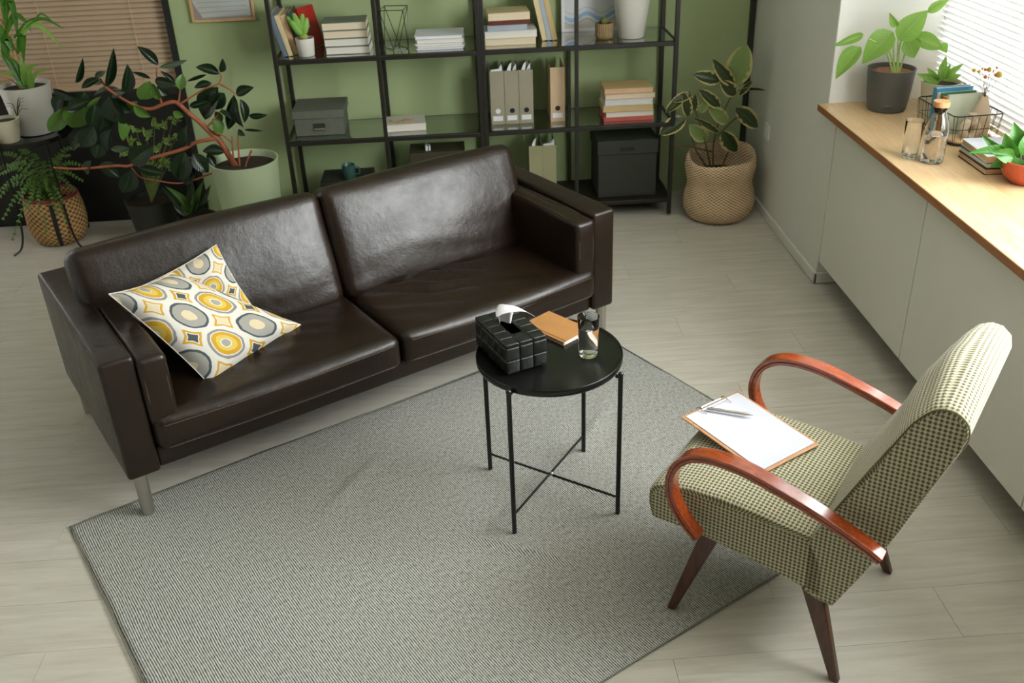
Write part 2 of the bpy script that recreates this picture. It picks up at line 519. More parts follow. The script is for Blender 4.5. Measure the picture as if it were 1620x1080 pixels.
        for i in range(3):
            j, k2 = (i + 1) % 3, (i + 2) % 3
            for end in (0, N[i]):
                for a in range(N[j]):
                    for b in range(N[k2]):
                        quad = []
                        for da, db in ((0, 0), (1, 0), (1, 1), (0, 1)):
                            key = [0, 0, 0]; key[i] = end; key[j] = a + da; key[k2] = b + db
                            quad.append(vert(tuple(key)))
                        if end == 0: quad.reverse()
                        fs.append(tuple(quad))
        return s.add(vs, fs, None, T)

    def build(s, name, mat, parent=None, smooth=False, bev=0.0, angle=40, label=None, sub=0, solid=0, world=False, seg=2):
        me = bpy.data.meshes.new(name); vv = s.v
        if world and parent is not None:
            inv = parent_matrix(parent).inverted(); vv = [inv @ p for p in vv]
        me.from_pydata([tuple(p) for p in vv], [], s.f)
        if s.uv:
            ul = me.uv_layers.new(name='UVMap')
            for i, p in enumerate(me.polygons):
                u = s.uv.get(i)
                if u:
                    for k_, li in enumerate(p.loop_indices): ul.data[li].uv = u[k_ % len(u)]
        me.materials.append(mat)
        if smooth:
            me.polygons.foreach_set('use_smooth', [True] * len(me.polygons))
            if angle < 180: me.set_sharp_from_angle(angle=R(angle))
        o = bpy.data.objects.new(name, me); col.objects.link(o)
        if parent is not None: o.parent = parent
        if bev:
            b = o.modifiers.new('bevel', 'BEVEL'); b.width = bev; b.segments = seg; b.limit_method = 'ANGLE'; b.angle_limit = R(35)
            if not smooth:
                me.polygons.foreach_set('use_smooth', [True] * len(me.polygons)); me.set_sharp_from_angle(angle=R(60))
        if sub:
            b = o.modifiers.new('subdivision', 'SUBSURF'); b.levels = sub; b.render_levels = sub
        if solid:
            b = o.modifiers.new('solidify', 'SOLIDIFY'); b.thickness = solid; b.offset = 0
        if label: o['label'] = label
        return o


def parent_matrix(o):
    m = o.matrix_basis.copy()
    while o.parent: o = o.parent; m = o.matrix_basis @ m
    return m


def thing(name, label, cat, loc=(0, 0, 0), rz=0, group=None):
    o = bpy.data.objects.new(name, None); col.objects.link(o); o.empty_display_size = 0.05
    o.location = loc; o.rotation_euler = (0, 0, rz)
    o['label'] = label; o['category'] = cat
    if group: o['group'] = group
    return o


def tag(o, label, cat, group=None):
    o['label'] = label; o['category'] = cat
    if group: o['group'] = group
    return o


def struct(o):
    o['kind'] = 'structure'; return o


def smooth_path(pts, n=6):
    pts = [Vector(p) for p in pts]; out = []
    P = [pts[0] * 2 - pts[1]] + pts + [pts[-1] * 2 - pts[-2]]
    for i in range(1, len(P) - 2):
        for j in range(n):
            t = j / n
            out.append(0.5 * ((2 * P[i]) + (P[i + 1] - P[i - 1]) * t + (2 * P[i - 1] - 5 * P[i] + 4 * P[i + 1] - P[i + 2]) * t * t + (3 * P[i] - P[i - 1] - 3 * P[i + 1] + P[i + 2]) * t ** 3))
    out.append(pts[-1]); return out


def profile_extrude(mb, prof, y0, y1, nlat=10, edge_r=0.0, dz=None):
    """closed profile in (x,z), extruded along y, with uv in metres; edge_r pulls the rim towards the middle at both ends"""
    n = len(prof); prof = [Vector((p[0], 0, p[1])) for p in prof]
    cen = sum(prof, Vector()) / n
    L = [0]
    for i in range(n): L.append(L[-1] + (prof[(i + 1) % n] - prof[i]).length)
    ys = [0, .012, .03, .07] + [0.07 + 0.86 * i / nlat for i in range(1, nlat)] + [.93, .97, .988, 1]
    vs = []; fs = []; uvs = []
    for t in ys:
        y = y0 + (y1 - y0) * t; d = min(t, 1 - t) * (y1 - y0)
        sh = edge_r * (1 - math.sqrt(max(0, 1 - (1 - min(1, d / max(edge_r, 1e-6))) ** 2))) if edge_r else 0
        for p in prof:
            q = p + (cen - p).normalized() * sh
            if dz: q = q + Vector(dz(p, t))
            vs.append((q.x, y, q.z))
    m = len(ys)
    for j in range(m - 1):
        for i in range(n):
            i2 = (i + 1) % n
            fs.append((j * n + i, j * n + i2, (j + 1) * n + i2, (j + 1) * n + i))
            ya, yb = (y0 + (y1 - y0) * ys[j]), (y0 + (y1 - y0) * ys[j + 1])
            uvs.append([(L[i], ya), (L[i + 1], ya), (L[i + 1], yb), (L[i], yb)])
    fs.append(tuple(range(n - 1, -1, -1))); uvs.append([(vs[i][0], vs[i][2]) for i in range(n - 1, -1, -1)])
    fs.append(tuple((m - 1) * n + i for i in range(n))); uvs.append([(vs[(m - 1) * n + i][0], vs[(m - 1) * n + i][2]) for i in range(n)])
    mb.add(vs, fs, uvs); return mb


# leaf: unit length along +Y, unit width, normal +Z
def leaf_mesh(name, mat, shape='oval', curl=0.15, fold=0.12, nl=8, strip=1.0):
    vs = []; fs = []; uvs = []
    for i in range(nl + 1):
        t = i / nl
        if shape == 'oval': wd = math.sin(PI * min(1, t ** 0.85 * 0.985 + 0.015)) ** 0.62 * 0.5
        elif shape == 'ellipse': wd = math.sin(PI * min(1, max(0, t * .99 + .005)) ** .95) ** 0.8 * 0.5
        elif shape == 'point': wd = (math.sin(PI * t ** 0.72) ** 0.9) * 0.5
        else: wd = 0.5 * min(1, (t * 5) ** 0.5) * (1 - t ** 2.4)
        wd = max(wd, 0.004)
        z = -curl * t * t
        for s_ in (-1, -0.5, 0, 0.5, 1):
            vs.append((s_ * wd, t * (1 - curl * 0.2 * t), z + abs(s_) * fold * wd * 2))
    for i in range(nl):
        for j in range(4):
            a = i * 5 + j; fs.append((a, a + 1, a + 6, a + 5))
            uvs.append([(j / 4, i / nl), ((j + 1) / 4, i / nl), ((j + 1) / 4, (i + 1) / nl), (j / 4, (i + 1) / nl)])
    me = bpy.data.meshes.new(name); me.from_pydata(vs, [], fs)
    ul = me.uv_layers.new(name='UVMap')
    for i, p in enumerate(me.polygons):
        for k_, li in enumerate(p.loop_indices): ul.data[li].uv = uvs[i][k_]
    me.polygons.foreach_set('use_smooth', [True] * len(fs)); me.materials.append(mat)
    return me


def put_leaf(me, parent, base, tip, width, normal, name='leaf'):
    base = Vector(base); tip = Vector(tip); d = tip - base; L = d.length; d.normalize()
    n = Vector(normal); n = (n - d * n.dot(d)).normalized(); s_ = d.cross(n)
    m = Matrix(((s_.x * width, d.x * L, n.x * L, base.x), (s_.y * width, d.y * L, n.y * L, base.y), (s_.z * width, d.z * L, n.z * L, base.z), (0, 0, 0, 1)))
    o = bpy.data.objects.new(name, me); col.objects.link(o); o.parent = parent
    o.matrix_basis = parent_matrix(parent).inverted() @ m
    return o


def px_leaf(me, parent, bx, by, tx, ty, wpx, y, dy=0.0, tilt=0.3, name='leaf'):
    """leaf given by what is seen of it; y = its depth in the room, dy = how much nearer its tip is"""
    a = Yp(bx, by, y); b = Yp(tx, ty, y - dy)
    w_ = wpx * (a - CAM).length / FPX
    n = (CAM - a).normalized() + Vector((rnd.uniform(-tilt, tilt), rnd.uniform(-tilt, tilt) * 0.5, rnd.uniform(-tilt, tilt) + 0.15))
    return put_leaf(me, parent, a, b, w_ * 1.05, n, name)


def stems(parent, polys, y, r0, r1, mat, name='stem', seg=7):
    for poly in polys:
        if isinstance(poly[0], tuple) and len(poly[0]) == 3: pts = [Yp(p[0], p[1], p[2]) for p in poly]
        else: pts = [Yp(p[0], p[1], y) for p in poly]
        pts = smooth_path(pts, 4); n = len(pts)
        MB().tube(pts, [r0 + (r1 - r0) * i / (n - 1) for i in range(n)], seg).build(name, mat, parent, smooth=True, world=True)


# ------------------------------------------------------------ shared materials
m_leather = M_leather()
m_stitch = M('leather_stitching', (88, 68, 50), 0.6)
m_steel = M('brushed_steel', (190, 186, 176), 0.28, 1.0, 0.05, 4, stretch=(1, 1, 20))
m_black = M('black_powder_coated_steel', (14, 14, 12), 0.28, 0.0, 0.1, 20, spec=0.5)
m_shelfblack = M('blackbrown_shelf_steel', (30, 26, 20), 0.45, 0.0, 0.1, 20)
m_shelfglass = M_glass('greenish_shelf_glass', (0.78, 0.86, 0.78), 2.2)
m_greenwall = M('sage_green_wall_paint', (162, 176, 130), 0.75, 0, 0.04, 1.2, 0.12, 45)
m_greywall = M('white_wall_paint', (218, 217, 208), 0.75, 0, 0.04, 1.5, 0.15, 60)
m_white = M('white_paint', (226, 226, 222), 0.6, 0, 0.03, 2)
m_ceil = M('ceiling_paint', (224, 223, 216), 0.8, 0, 0.03, 1)
m_cab = M('grey_white_cabinet_laminate', (216, 215, 203), 0.5, 0, 0.03, 1.5)
m_dark = M('dark_recess', (20, 19, 15), 0.7)
m_check = M_check(); m_rug = M_rug(); m_plank = M_plank()
m_redwood = M_wood('red_lacquered_bentwood', (104, 38, 12), (160, 70, 26), 0.2, (6, 30, 30), 0.6, 0.6)
m_darkwood = M_wood('dark_stained_wood', (46, 24, 12), (84, 46, 24), 0.35, (30, 30, 3), 0.5, 0.2)
m_pine = M_wood('oiled_pine_worktop', (184, 150, 106), (210, 182, 142), 0.3, (16, 1.5, 6), 0.5)
m_pine_edge = M_wood('brown_edge_of_worktop', (136, 90, 52), (164, 112, 68), 0.45, (10, 2, 30))
m_paper = M('white_paper', (222, 222, 226), 0.7, 0, 0.02)
m_page = M('book_pages', (214, 200, 172), 0.8, 0, 0.10, 200, 0.3, 300, stretch=(0.02, 0.02, 3))
m_page_w = M('white_book_pages', (216, 212, 200), 0.8, 0, 0.10, 200, 0.3, 300, stretch=(0.02, 0.02, 3))
m_soil = M('potting_soil', (46, 32, 22), 0.95, 0, 0.5, 80, 1.0, 120)
m_bark = M('reddish_bark', (150, 84, 54), 0.7, 0, 0.25, 30, 0.4, 90)
m_twig = M('green_stem', (104, 120, 60), 0.6, 0, 0.2, 30)
m_twigbrown = M('brown_stem', (84, 70, 42), 0.7, 0, 0.2, 30)
m_clear = M_realglass('clear_glass', 1.45); m_water = M_realglass('water', 1.33)
m_whitepot = M('white_glazed_pot', (214, 211, 202), 0.4, 0, 0.03)
m_creampot = M('cream_ceramic_pot', (196, 190, 162), 0.5, 0, 0.05)
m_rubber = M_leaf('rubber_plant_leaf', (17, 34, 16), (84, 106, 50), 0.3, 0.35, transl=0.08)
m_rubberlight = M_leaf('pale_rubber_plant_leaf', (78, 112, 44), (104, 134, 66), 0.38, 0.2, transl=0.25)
m_silver = M_leaf('sheen_toned_rubber_plant_leaf', (70, 84, 66), (96, 120, 66), 0.2, 0.1, transl=0.05)  # silvery highlights of these leaves put into a paler, greyer base colour
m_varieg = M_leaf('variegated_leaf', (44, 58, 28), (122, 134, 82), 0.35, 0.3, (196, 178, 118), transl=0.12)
m_varlight = M_leaf('variegated_leaf_lit_tone', (110, 130, 72), (126, 140, 86), 0.4, 0.4, (188, 176, 120), transl=0.12)  # paler copy of the variegated leaf, light falling on it put into the colour
m_bright = M_leaf('bright_green_leaf', (124, 164, 72), (172, 194, 116), 0.35, 0.6, transl=0.45)
m_palm = M_leaf('striped_strap_leaf', (58, 104, 24), (120, 160, 60), 0.35, 0.5, transl=0.3)
m_fern = M_leaf('fern_leaflet', (74, 104, 40), (98, 126, 54), 0.6, 0.0, transl=0.15)
m_small = M_leaf('small_pale_leaf', (96, 128, 52), (136, 156, 82), 0.45, 0.3, (176, 190, 112), transl=0.2)
m_redleaf = M_leaf('dark_green_red_leaf', (40, 54, 30), (96, 32, 44), 0.35, 0.4, transl=0.1)

# ============================================================ ROOM
XW = 1.635; YB = 5.40; XL = -3.3; YR = -2.6; ZC = 2.75; NX = 2.10; YN = 4.20
fl = MB(); fl.box((XL - .1, YR - .1, -0.03), (NX + .3, YB + .2, -0.008))
floor = struct(fl.build('floor', M('grey_brown_underlay', (104, 100, 88), .8)))
pl_me = None; pitch = 0.197; PLN = 1.28; k_ = 0
row = 0; y = 1.873 - pitch * 12
while y < YB:
    off = (row * 0.47) % PLN; x = XL - off
    while x < NX + 0.2:
        if y + pitch > 1.2 and x + PLN > -2.9 and k_ < 290:
            if pl_me is None:
                q = MB(); q.box((0.0005, 0.0005, -0.008), (PLN - 0.0005, pitch - 0.0005, 0.0)); o = q.build('plank', m_plank, floor); pl_me = o.data
            else:
                o = bpy.data.objects.new('plank', pl_me); col.objects.link(o); o.parent = floor
            o.location = (x, y, 0); k_ += 1
        x += PLN
    y += pitch; row += 1
# the floor behind the camera
q = MB(); q.box((XL, YR, -0.008), (NX + .2, 1.873 - pitch * 4, 0.0)); q.build('floor_board_field', m_plank, floor)['kind'] = 'stuff'

# back wall with an opening at the left for the dark window
WX0, WX1 = -3.3, -1.475
q = MB()
q.box((WX1, YB, -.02), (XW + .12, YB + .15, ZC)); q.box((XL - .1, YB, 2.35), (WX1, YB + .15, ZC))
struct(q.build('wall_back', m_greenwall))
q = MB(); q.box((WX1, YB - .012, 0), (XW, YB, .06)); struct(q.build('baseboard_back', m_greenwall, bev=.003))
q = MB(); q.box((XL - .1, YR, 0), (XL, YB, ZC)); struct(q.build('wall_left', m_greywall))
q = MB(); q.box((XL - .1, YR - .1, ZC), (NX + .4, YB + .15, ZC + .1)); struct(q.build('ceiling', m_ceil))
q = MB()
q.box((XL - .1, YR - .1, 0), (NX + .3, YR, ZC))
struct(q.build('wall_rear', M('bounce_dimming_dark_olive', (92, 94, 78), .8)))  # unseen rear wall, its colour darkened to cut bounced light
# right wall
q = MB()
q.box((XW, 4.08, 0), (XW + .5, YB + .15, .80)); q.box((XW, YN, .80), (NX + .35, YB + .15, ZC))
struct(q.build('wall_right', m_greywall))
q = MB()
q.box((NX + .12, YR, 0), (NX + .3, YN, .86)); q.box((NX + .12, YR, 2.65), (NX + .3, YN, ZC + .0))
q.box((NX + .12, 3.06, .86), (NX + .3, 3.16, 2.65)); q.box((NX + .12, YR, .86), (NX + .3, .9, 2.65))
struct(q.build('wall_window_side', m_white))
q = MB(); q.box((XW - .014, 4.066, 0.004), (XW, YB, .058)); q.box((XW - .014, 4.066, 0.004), (XW + .4, 4.08, .058))
struct(q.build('baseboard_right', m_greywall, bev=.004))
q = MB(); q.box((XW + .002, YN - .006, .828), (NX + .12, YN - .0005, ZC)); struct(q.build('wall_niche_brightener', m_white))  # added white sheet brightening the end wall, standing in for window glare
q = MB(); q.box((XW - .03, YB - .03, 0.06), (XW - .004, YB - .002, ZC)); struct(q.build('corner_strip', M('dark_corner_strip', (40, 40, 30), .6)))  # narrow dark strip standing in the back right corner

# windows on the right
q = MB()
for a, b in ((.9, 3.06), (3.16, YN)):
    q.box((NX + .13, a, .86), (NX + .17, a + .05, 2.65)); q.box((NX + .13, b - .05, .86), (NX + .17, b, 2.65))
    q.box((NX + .13, a, .86), (NX + .17, b, .91)); q.box((NX + .13, a, 2.60), (NX + .17, b, 2.65))
wf = struct(q.build('window_1', m_white))
q = MB(); q.box((NX + .145, .95, .91), (NX + .15, 3.01, 2.6)); q.box((NX + .145, 3.21, .91), (NX + .15, YN - .05, 2.6))
q.build('pane', M_glass('window_glass', (0.98, 0.99, 0.99), 1.0), wf)
# white venetian blind
bl = thing('venetian_blind', 'white slatted venetian blind lowered over the bright window behind the worktop', 'blind', (NX, 3.67, .84))
m_ws = M_slat('white_blind_slat', (228, 229, 228), 0.012)
sl_me = None
nsl = 72
for i in range(nsl):
    z = 0.012 + i * 0.0245
    if sl_me is None:
        q = MB(); vs = []
        for k in range(5):
            t = (k - 2) / 2; a = R(66)
            dx = t * 0.0142; cz = 0.0025 * (1 - t * t)
            X = dx * math.cos(a) + cz * math.sin(a); Z = -dx * math.sin(a) + cz * math.cos(a)
            vs += [(X, -.525, Z), (X, .525, Z)]
        q.add(vs, [(2 * k, 2 * k + 1, 2 * k + 3, 2 * k + 2) for k in range(4)]); o = q.build('slat', m_ws, bl, smooth=True, angle=180); sl_me = o.data
    else:
        o = bpy.data.objects.new('slat', sl_me); col.objects.link(o); o.parent = bl
    o.location = (0, 0, z)
q = MB(); q.box((-.02, -.525, 1.77), (.02, .525, 1.805)); q.build('head_rail', m_white, bl)
q = MB()
for yy in (-.4, 0, .4): q.tube([(0.018, yy, 0), (0.018, yy, 1.77)], 0.0012, 5)
q.build('ladder_cord', m_white, bl)

# dark window at the back left with brown blind
q = MB()
q.box((WX1 - .03, YB - .012, 0), (WX1 + .004, YB + .05, 2.35)); q.box((WX0, YB - .01, 2.30), (WX1, YB + .05, 2.35))
q.box((WX0, YB - .004, .715), (WX1 - .03, YB + .05, .75))
w2 = struct(q.build('window_2', m_dark))
q = MB(); q.box((WX0, YB + .03, -.02), (WX1, YB + .05, .72)); q.build('lower_panel', M('black_lower_panel', (16, 15, 12), .5), w2)
q = MB(); q.box((WX0, YB + .11, .72), (WX1, YB + .13, 2.3)); q.build('upper_backing', M('shutter_behind_glass', (70, 60, 48), .7), w2)
bb = thing('venetian_blind', 'brown slatted venetian blind lowered in the dark window behind the plants', 'blind', (-2.4, YB + .035, .752))
m_bs = M('tan_blind_slat', (172, 148, 122), .5, 0, .05)
sl_me = None
for i in range(56):
    z = .01 + i * .0262
    if sl_me is None:
        q = MB(); vs = []
        for k in range(5):
            t = (k - 2) / 2; a = R(62); dx = t * .0145; cz = .003 * (1 - t * t)
            Y_ = dx * math.cos(a) - cz * math.sin(a); Z = dx * math.sin(a) * 1 + cz * math.cos(a)
            vs += [(-.88, Y_, Z), (.885, Y_, Z)]
        q.add(vs, [(2 * k, 2 * k + 1, 2 * k + 3, 2 * k + 2) for k in range(4)]); o = q.build('slat', m_bs, bb, smooth=True, angle=180); sl_me = o.data
    else:
        o = bpy.data.objects.new('slat', sl_me); col.objects.link(o); o.parent = bb
    o.location = (0, 0, z)
q = MB(); q.box((-.88, -.012, -.012), (.885, .012, .004)); q.build('bottom_rail', m_bs, bb)
q = MB()
for xx in (.72, .25, -.3): q.tube([(xx, -.016, 0), (xx, -.016, 1.47)], .0014, 5)
q.build('ladder_cord', M('blind_cord', (196, 168, 138), .8), bb)

# ============================================================ CABINETS + WORKTOP
ys_ = [4.03, 3.13, 2.23, 1.33, 0.43, -0.47]
for i in range(5):
    y1, y0 = ys_[i], ys_[i + 1]
    nm = ['low grey-white cabinet unit at the far end next to the wall corner', 'low grey-white cabinet unit second from the wall corner, behind the armchair',
          'low grey-white cabinet unit third from the wall corner', 'low grey-white cabinet unit fourth from the wall corner, out at the right', 'low grey-white cabinet unit furthest from the wall corner'][i]
    cb = thing('low_cabinet', nm, 'cabinet', (XW + .2, (y0 + y1) / 2, 0), group='low cabinets under the worktop')
    h = (y1 - y0) / 2
    q = MB(); q.box((-.18, -h + .001, .14), (.38, h - .001, .79)); q.build('body', m_cab, cb)
    q = MB(); q.box((-.215, -h + .0025, .136), (-.182, h - .0025, .797)); q.build('door', m_cab, cb, bev=.0015)
    q = MB(); q.box((.1, -h, 0), (.38, h, .14)); q.build('plinth', m_dark, cb)
q = MB(); q.box((1.60 + .018, 4.035, .136), (1.64, 4.075, .797)); struct(q.build('trim_2', m_cab, bev=.002))
wt = thing('worktop', 'long pale pine worktop running under the bright window', 'worktop', (1.59, 4.195, .80))
q = MB(); q.box((0.0, -4.8, 0), (.6, 0, .03)); o = q.build('top_board', m_pine, wt, bev=.002)
q = MB(); q.box((-.0015, -4.8, .001), (.0005, -.001, .0285)); q.build('front_edge', m_pine_edge, wt)

# outlet on the right wall
q = MB(); q.box((XW - .008, 4.95, .42), (XW, 5.03, .50)); tag(q.build('wall_socket', m_white, bev=.002), 'white socket plate low on the grey wall behind the woven basket plant', 'socket')

# ============================================================ RUG
TH = R(31.3)
rg = MB(); NXr, NYr = 110, 78; vs = []; fs = []
for j in range(NYr + 1):
    for i in range(NXr + 1):
        u = 2.22 * i / NXr; v = -1.56 * j / NYr
        wav = 0.010 * math.sin(v * 3.6 + 0.4) * (1 - i / NXr) + 0.006 * math.sin(u * 2.7) * (1 - j / NYr)
        z = 0.004 + 0.0035 * max(0, noise.noise(Vector((u * 5, v * 2.4, 0)))) + 0.0025 * max(0, noise.noise(Vector((u * 2.2 + 4, v * 7, 3))))
        # a few soft creases
        for (cu, cv, ca, cl, ch) in ((1.15, -1.02, -1.0, .16, 0.016), (1.72, -.62, .6, .18, 0.014), (.85, -.38, .5, .15, 0.012), (1.5, -.9, -1.2, .12, 0.012)):
            du, dv = u - cu, v - cv; s1 = du * math.cos(ca) + dv * math.sin(ca); s2 = -du * math.sin(ca) + dv * math.cos(ca)
            z += ch * math.exp(-(s1 / cl) ** 2 - (s2 / .022) ** 2)
        vs.append((u - wav * 0.6, v + wav, z))
for j in range(NYr):
    for i in range(NXr):
        a = j * (NXr + 1) + i; fs.append((a, a + NXr + 1, a + NXr + 2, a + 1))
rg.add(vs, fs)
rug = rg.build('rug', m_rug, smooth=True, angle=180); rug.location = (-1.374, 2.62, 0); rug.rotation_euler = (0, 0, TH)
tag(rug, 'large grey ribbed woven rug lying between the sofa and the armchair', 'rug')
sm = rug.modifiers.new('solidify', 'SOLIDIFY'); sm.thickness = .004; sm.offset = -1
q = MB(); q.tube([(.005, -1.555, .006), (.0, -.8, .006), (.005, -.005, .006), (2.21, -.005, .006), (2.215, -1.555, .006), (.005, -1.555, .006)], .0025, 6)
q.build('bound_edge', M('rug_binding', (120, 120, 108), .9), rug)
RZ = 0.008

# ============================================================ SOFA
so = thing('leather_sofa', 'dark brown leather two-cushion sofa on steel legs standing behind the rug', 'sofa', (-1.14, 2.62, 0), R(31.0))
W = 2.035


def seam(parent, pts, mat=m_stitch, r=.0013):
    MB().tube(pts, r, 5).build('stitching', mat, parent)


def wr(o, t):
    n = noise.noise(Vector((o.x * 5, o.y * 5, o.z * 5)))
    return (0, 0, n * .006 * (1 if t[2] > 0 else 0))


for side in (0, 1):
    uc = .054 if side == 0 else W - .054
    q = MB(); q.soft((uc, .43, .385), (.108, .86, .435), .014, 6, (.003, .0, .003))
    a = q.build('arm_panel', m_leather, so, smooth=True, angle=180)
    for e in (-.042, .042):
        seam(a, [(uc + e, .03, .598), (uc + e, .83, .598)])
        seam(a, [(uc + e, .004, .57), (uc + e, .003, .2)])
    uc2 = .155 if side == 0 else W - .155
    q = MB(); q.soft((uc2, .31, .465), (.094, .64, .240), .018, 6, (.010, .006, .008))
    a = q.build('arm_cushion', m_leather, so, smooth=True, angle=180)
    for e in (-.034, .034): seam(a, smooth_path([(uc2 + e, -.006, .375), (uc2 + e, -.012, .47), (uc2 + e, .0, .555), (uc2 + e, .06, .584), (uc2 + e, .3, .588), (uc2 + e, .6, .584)], 5))
q = MB(); q.soft((W / 2, .77, .38), (W - .2, .15, .42), .03, 6); q.build('back_panel', m_leather, so, smooth=True, angle=180)
q = MB(); q.soft((W / 2, .40, .208), (W - .21, .76, .085), .015, 6); q.build('base_frame', m_leather, so, smooth=True, angle=180)
for i in (0, 1):
    u0, u1 = (.112, 1.012) if i == 0 else (1.022, 1.923)

    def sfn(o, t, i=i):
        z = 0; 
        if t[2] > 0.3:
            z = .004 * noise.noise(Vector((o.x * 4 + i * 7, o.y * 4, 0)))
            # soft pulled creases, stronger on the right seat
            amp = .012 if i else .004
            c = math.sin((o.x * 0.8 + o.y * 1.3) * 42 + 3 * noise.noise(Vector((o.x * 5, o.y * 5, 2 + i)))) 
            z += amp * c * math.exp(-((o.x + (.15 if i else 0)) / .26) ** 2 - ((o.y - .05) / .17) ** 2)
            z -= .012 * max(0, 1 - t[0] ** 2) * max(0, 1 - (t[1]) ** 2)
        return (0, 0, z)
    q = MB(); q.soft(((u0 + u1) / 2, .265, .307), (u1 - u0, .585, .13), .034, 30, (.004, .016, .016), sfn)
    c_ = q.build('seat_cushion', m_leather, so, smooth=True, angle=180)
    um = (u0 + u1) / 2; hh = (u1 - u0) / 2
    for zz, f in ((.345, 1), (.262, .9)):
        seam(c_, [(um + hh * t, -.0285 - .0155 * (1 - t * t) * f, zz) for t in [-.93 + 1.86 * j / 12 for j in range(13)]])
    # back cushion, reclined
    w0, w1 = (.070, 1.000) if i == 0 else (1.004, 1.900)
    T = Matrix.Translation((0, .375, .355)) @ Euler((R(-19), 0, 0)).to_matrix().to_4x4()

    def bfn(o, t, i=i):
        yy = 0
        if t[1] < -.3:
            yy = .007 * noise.noise(Vector((o.x * 4 + 9 * i, 1, o.z * 5))) - .002 * math.sin(o.z * 60 + 4 * noise.noise(Vector((o.x * 3, 0, o.z * 3)))) * max(0, -t[2])
        return (0, yy, 0)
    q = MB(); q.soft(((w0 + w1) / 2, .085, .225), (w1 - w0, .17, .45), .045, 18, (.004, .022, .010), bfn, T)
    c_ = q.build('back_cushion', m_leather, so, smooth=True, angle=180)
for (u, v) in ((.04, .035), (W - .04, .035), (.04, .82), (W - .04, .82)):
    q = MB(); q.lathe([(.0205, RZ if (u < 1 and v < .5) else 0), (.0215, .02), (.0225, .185)], 20, (u, v, 0), capt=True); q.build('leg', m_steel, so, smooth=True)

# ============================================================ CUSHIONS ON THE SOFA
m_pil = M_pillow()


def pillow(label, cs, th, seed=0):
    """ex, ey half edge vectors (world)"""
    L, B_, R_, T_ = cs; c = (L + B_ + R_ + T_) / 4
    n = (B_ - T_).cross(R_ - L).normalized()
    if n.z < 0: n = -n

    def P(a, b_): return (L * (1 - a) * (1 - b_) + B_ * (1 + a) * (1 - b_) + R_ * (1 + a) * (1 + b_) + T_ * (1 - a) * (1 + b_)) / 4 - c
    root = thing('patterned_cushion', label, 'cushion', tuple(c), group='patterned cushions on the sofa')
    N = 26; mb = MB(); vs = []; fs = []; uvs = []
    for s_ in (1, -1):
        for j in range(N + 1):
            for i in range(N + 1):
                a = -1 + 2 * i / N; b = -1 + 2 * j / N
                k = .055
                aa = a * (1 - k * (1 - b * b) * 1); bb_ = b * (1 - k * (1 - a * a) * 1)
                h = th * ((1 - a ** 4) * (1 - b ** 4)) ** .55
                h += .0035 * noise.noise(Vector((a * 3, b * 3, seed))) * (1 - a ** 2) * (1 - b ** 2) * 3
                h += .004 * math.sin(9 * (a + b) + seed) * max(0, abs(a) + abs(b) - 1.1) * (1 - max(abs(a), abs(b)) ** 8)
                vs.append(P(aa, bb_) + n * (h * s_))
    S = (N + 1) ** 2
    for s_ in (0, 1):
        for j in range(N):
            for i in range(N):
                a = s_ * S + j * (N + 1) + i; f = (a, a + 1, a + N + 2, a + N + 1)
                u = [(i / N, j / N), ((i + 1) / N, j / N), ((i + 1) / N, (j + 1) / N), (i / N, (j + 1) / N)]
                if s_: f = f[::-1]; u = u[::-1]
                fs.append(f); uvs.append(u)
    mb.add(vs, fs, uvs)
    mb.build('cover', m_pil, root, smooth=True, angle=180)
    rim = []
    for a, b in [(-1 + 2 * t / 10, -1) for t in range(10)] + [(1, -1 + 2 * t / 10) for t in range(10)] + [(1 - 2 * t / 10, 1) for t in range(10)] + [(-1, 1 - 2 * t / 10) for t in range(11)]:
        k = .055; rim.append(P(a * (1 - k * (1 - b * b)), b * (1 - k * (1 - a * a))))
    MB().tube(rim, .0022, 5).build('piping', M('cushion_seam', (206, 200, 186), .8), root)
    return root


def quad_pillow(label, L, B_, Rr, T_, th, seed):
    return pillow(label, (L, B_, Rr, T_), th, seed)


def sofaV(px, py, v):
    o = Vector((-1.14, 2.62, 0)); nv = Vector((-math.sin(R(31)), math.cos(R(31)), 0))
    d = ray(px, py); t = (v - (CAM - o).dot(nv)) / d.dot(nv); return CAM + d * t


# front cushion leans on the arm and the back; the second stands behind it
quad_pillow('yellow and grey circle-print cushion lying in front, on the sofa seat against the left arm', sofaV(172, 465, .27), sofaV(333, 610, .12), sofaV(478, 514, .28), sofaV(272, 432, .38), .062, 1)
quad_pillow('yellow and grey circle-print cushion tucked behind, its corner pointing up the backrest', sofaV(225, 452, .43), sofaV(300, 545, .38), sofaV(402, 488, .37), sofaV(342, 387, .44), .034, 5)

# ============================================================ SIDE TABLE
TC = Vector((.235, 2.637, 0)); TZ = .535
tb = thing('side_table', 'round black metal tray side table with cross-braced legs on the rug', 'table', tuple(TC))
q = MB(); q.lathe([(.001, .522), (.222, .522), (.2285, .526), (.230, .532), (.230, .546), (.2285, .548), (.227, .546), (.2265, .537), (.224, .5355), (.001, .535)], 72, capb=False)
q.build('tray', m_black, tb, smooth=True, angle=50)
feet = [Zp(775, 745, RZ), Zp(813, 846, RZ), Zp(978, 816, RZ), Zp(922, 718, RZ)]
cen = sum(feet, Vector()) / 4; feet = [TC + (f - cen).normalized() * .248 for f in feet]
for f in feet:
    p = f - TC; p.z = 0
    pp = p.normalized()
    q = MB(); q.tube([(p.x, p.y, RZ), (p.x, p.y, .535)], .0078, 12); lg = q.build('leg', m_black, tb, smooth=True)
    q = MB(); q.tube([(p.x, p.y, .528), (pp.x * .232, pp.y * .232, .528)], .006, 8); q.ball((p.x, p.y, .538), .009); q.build('bracket', m_black, lg, smooth=True)
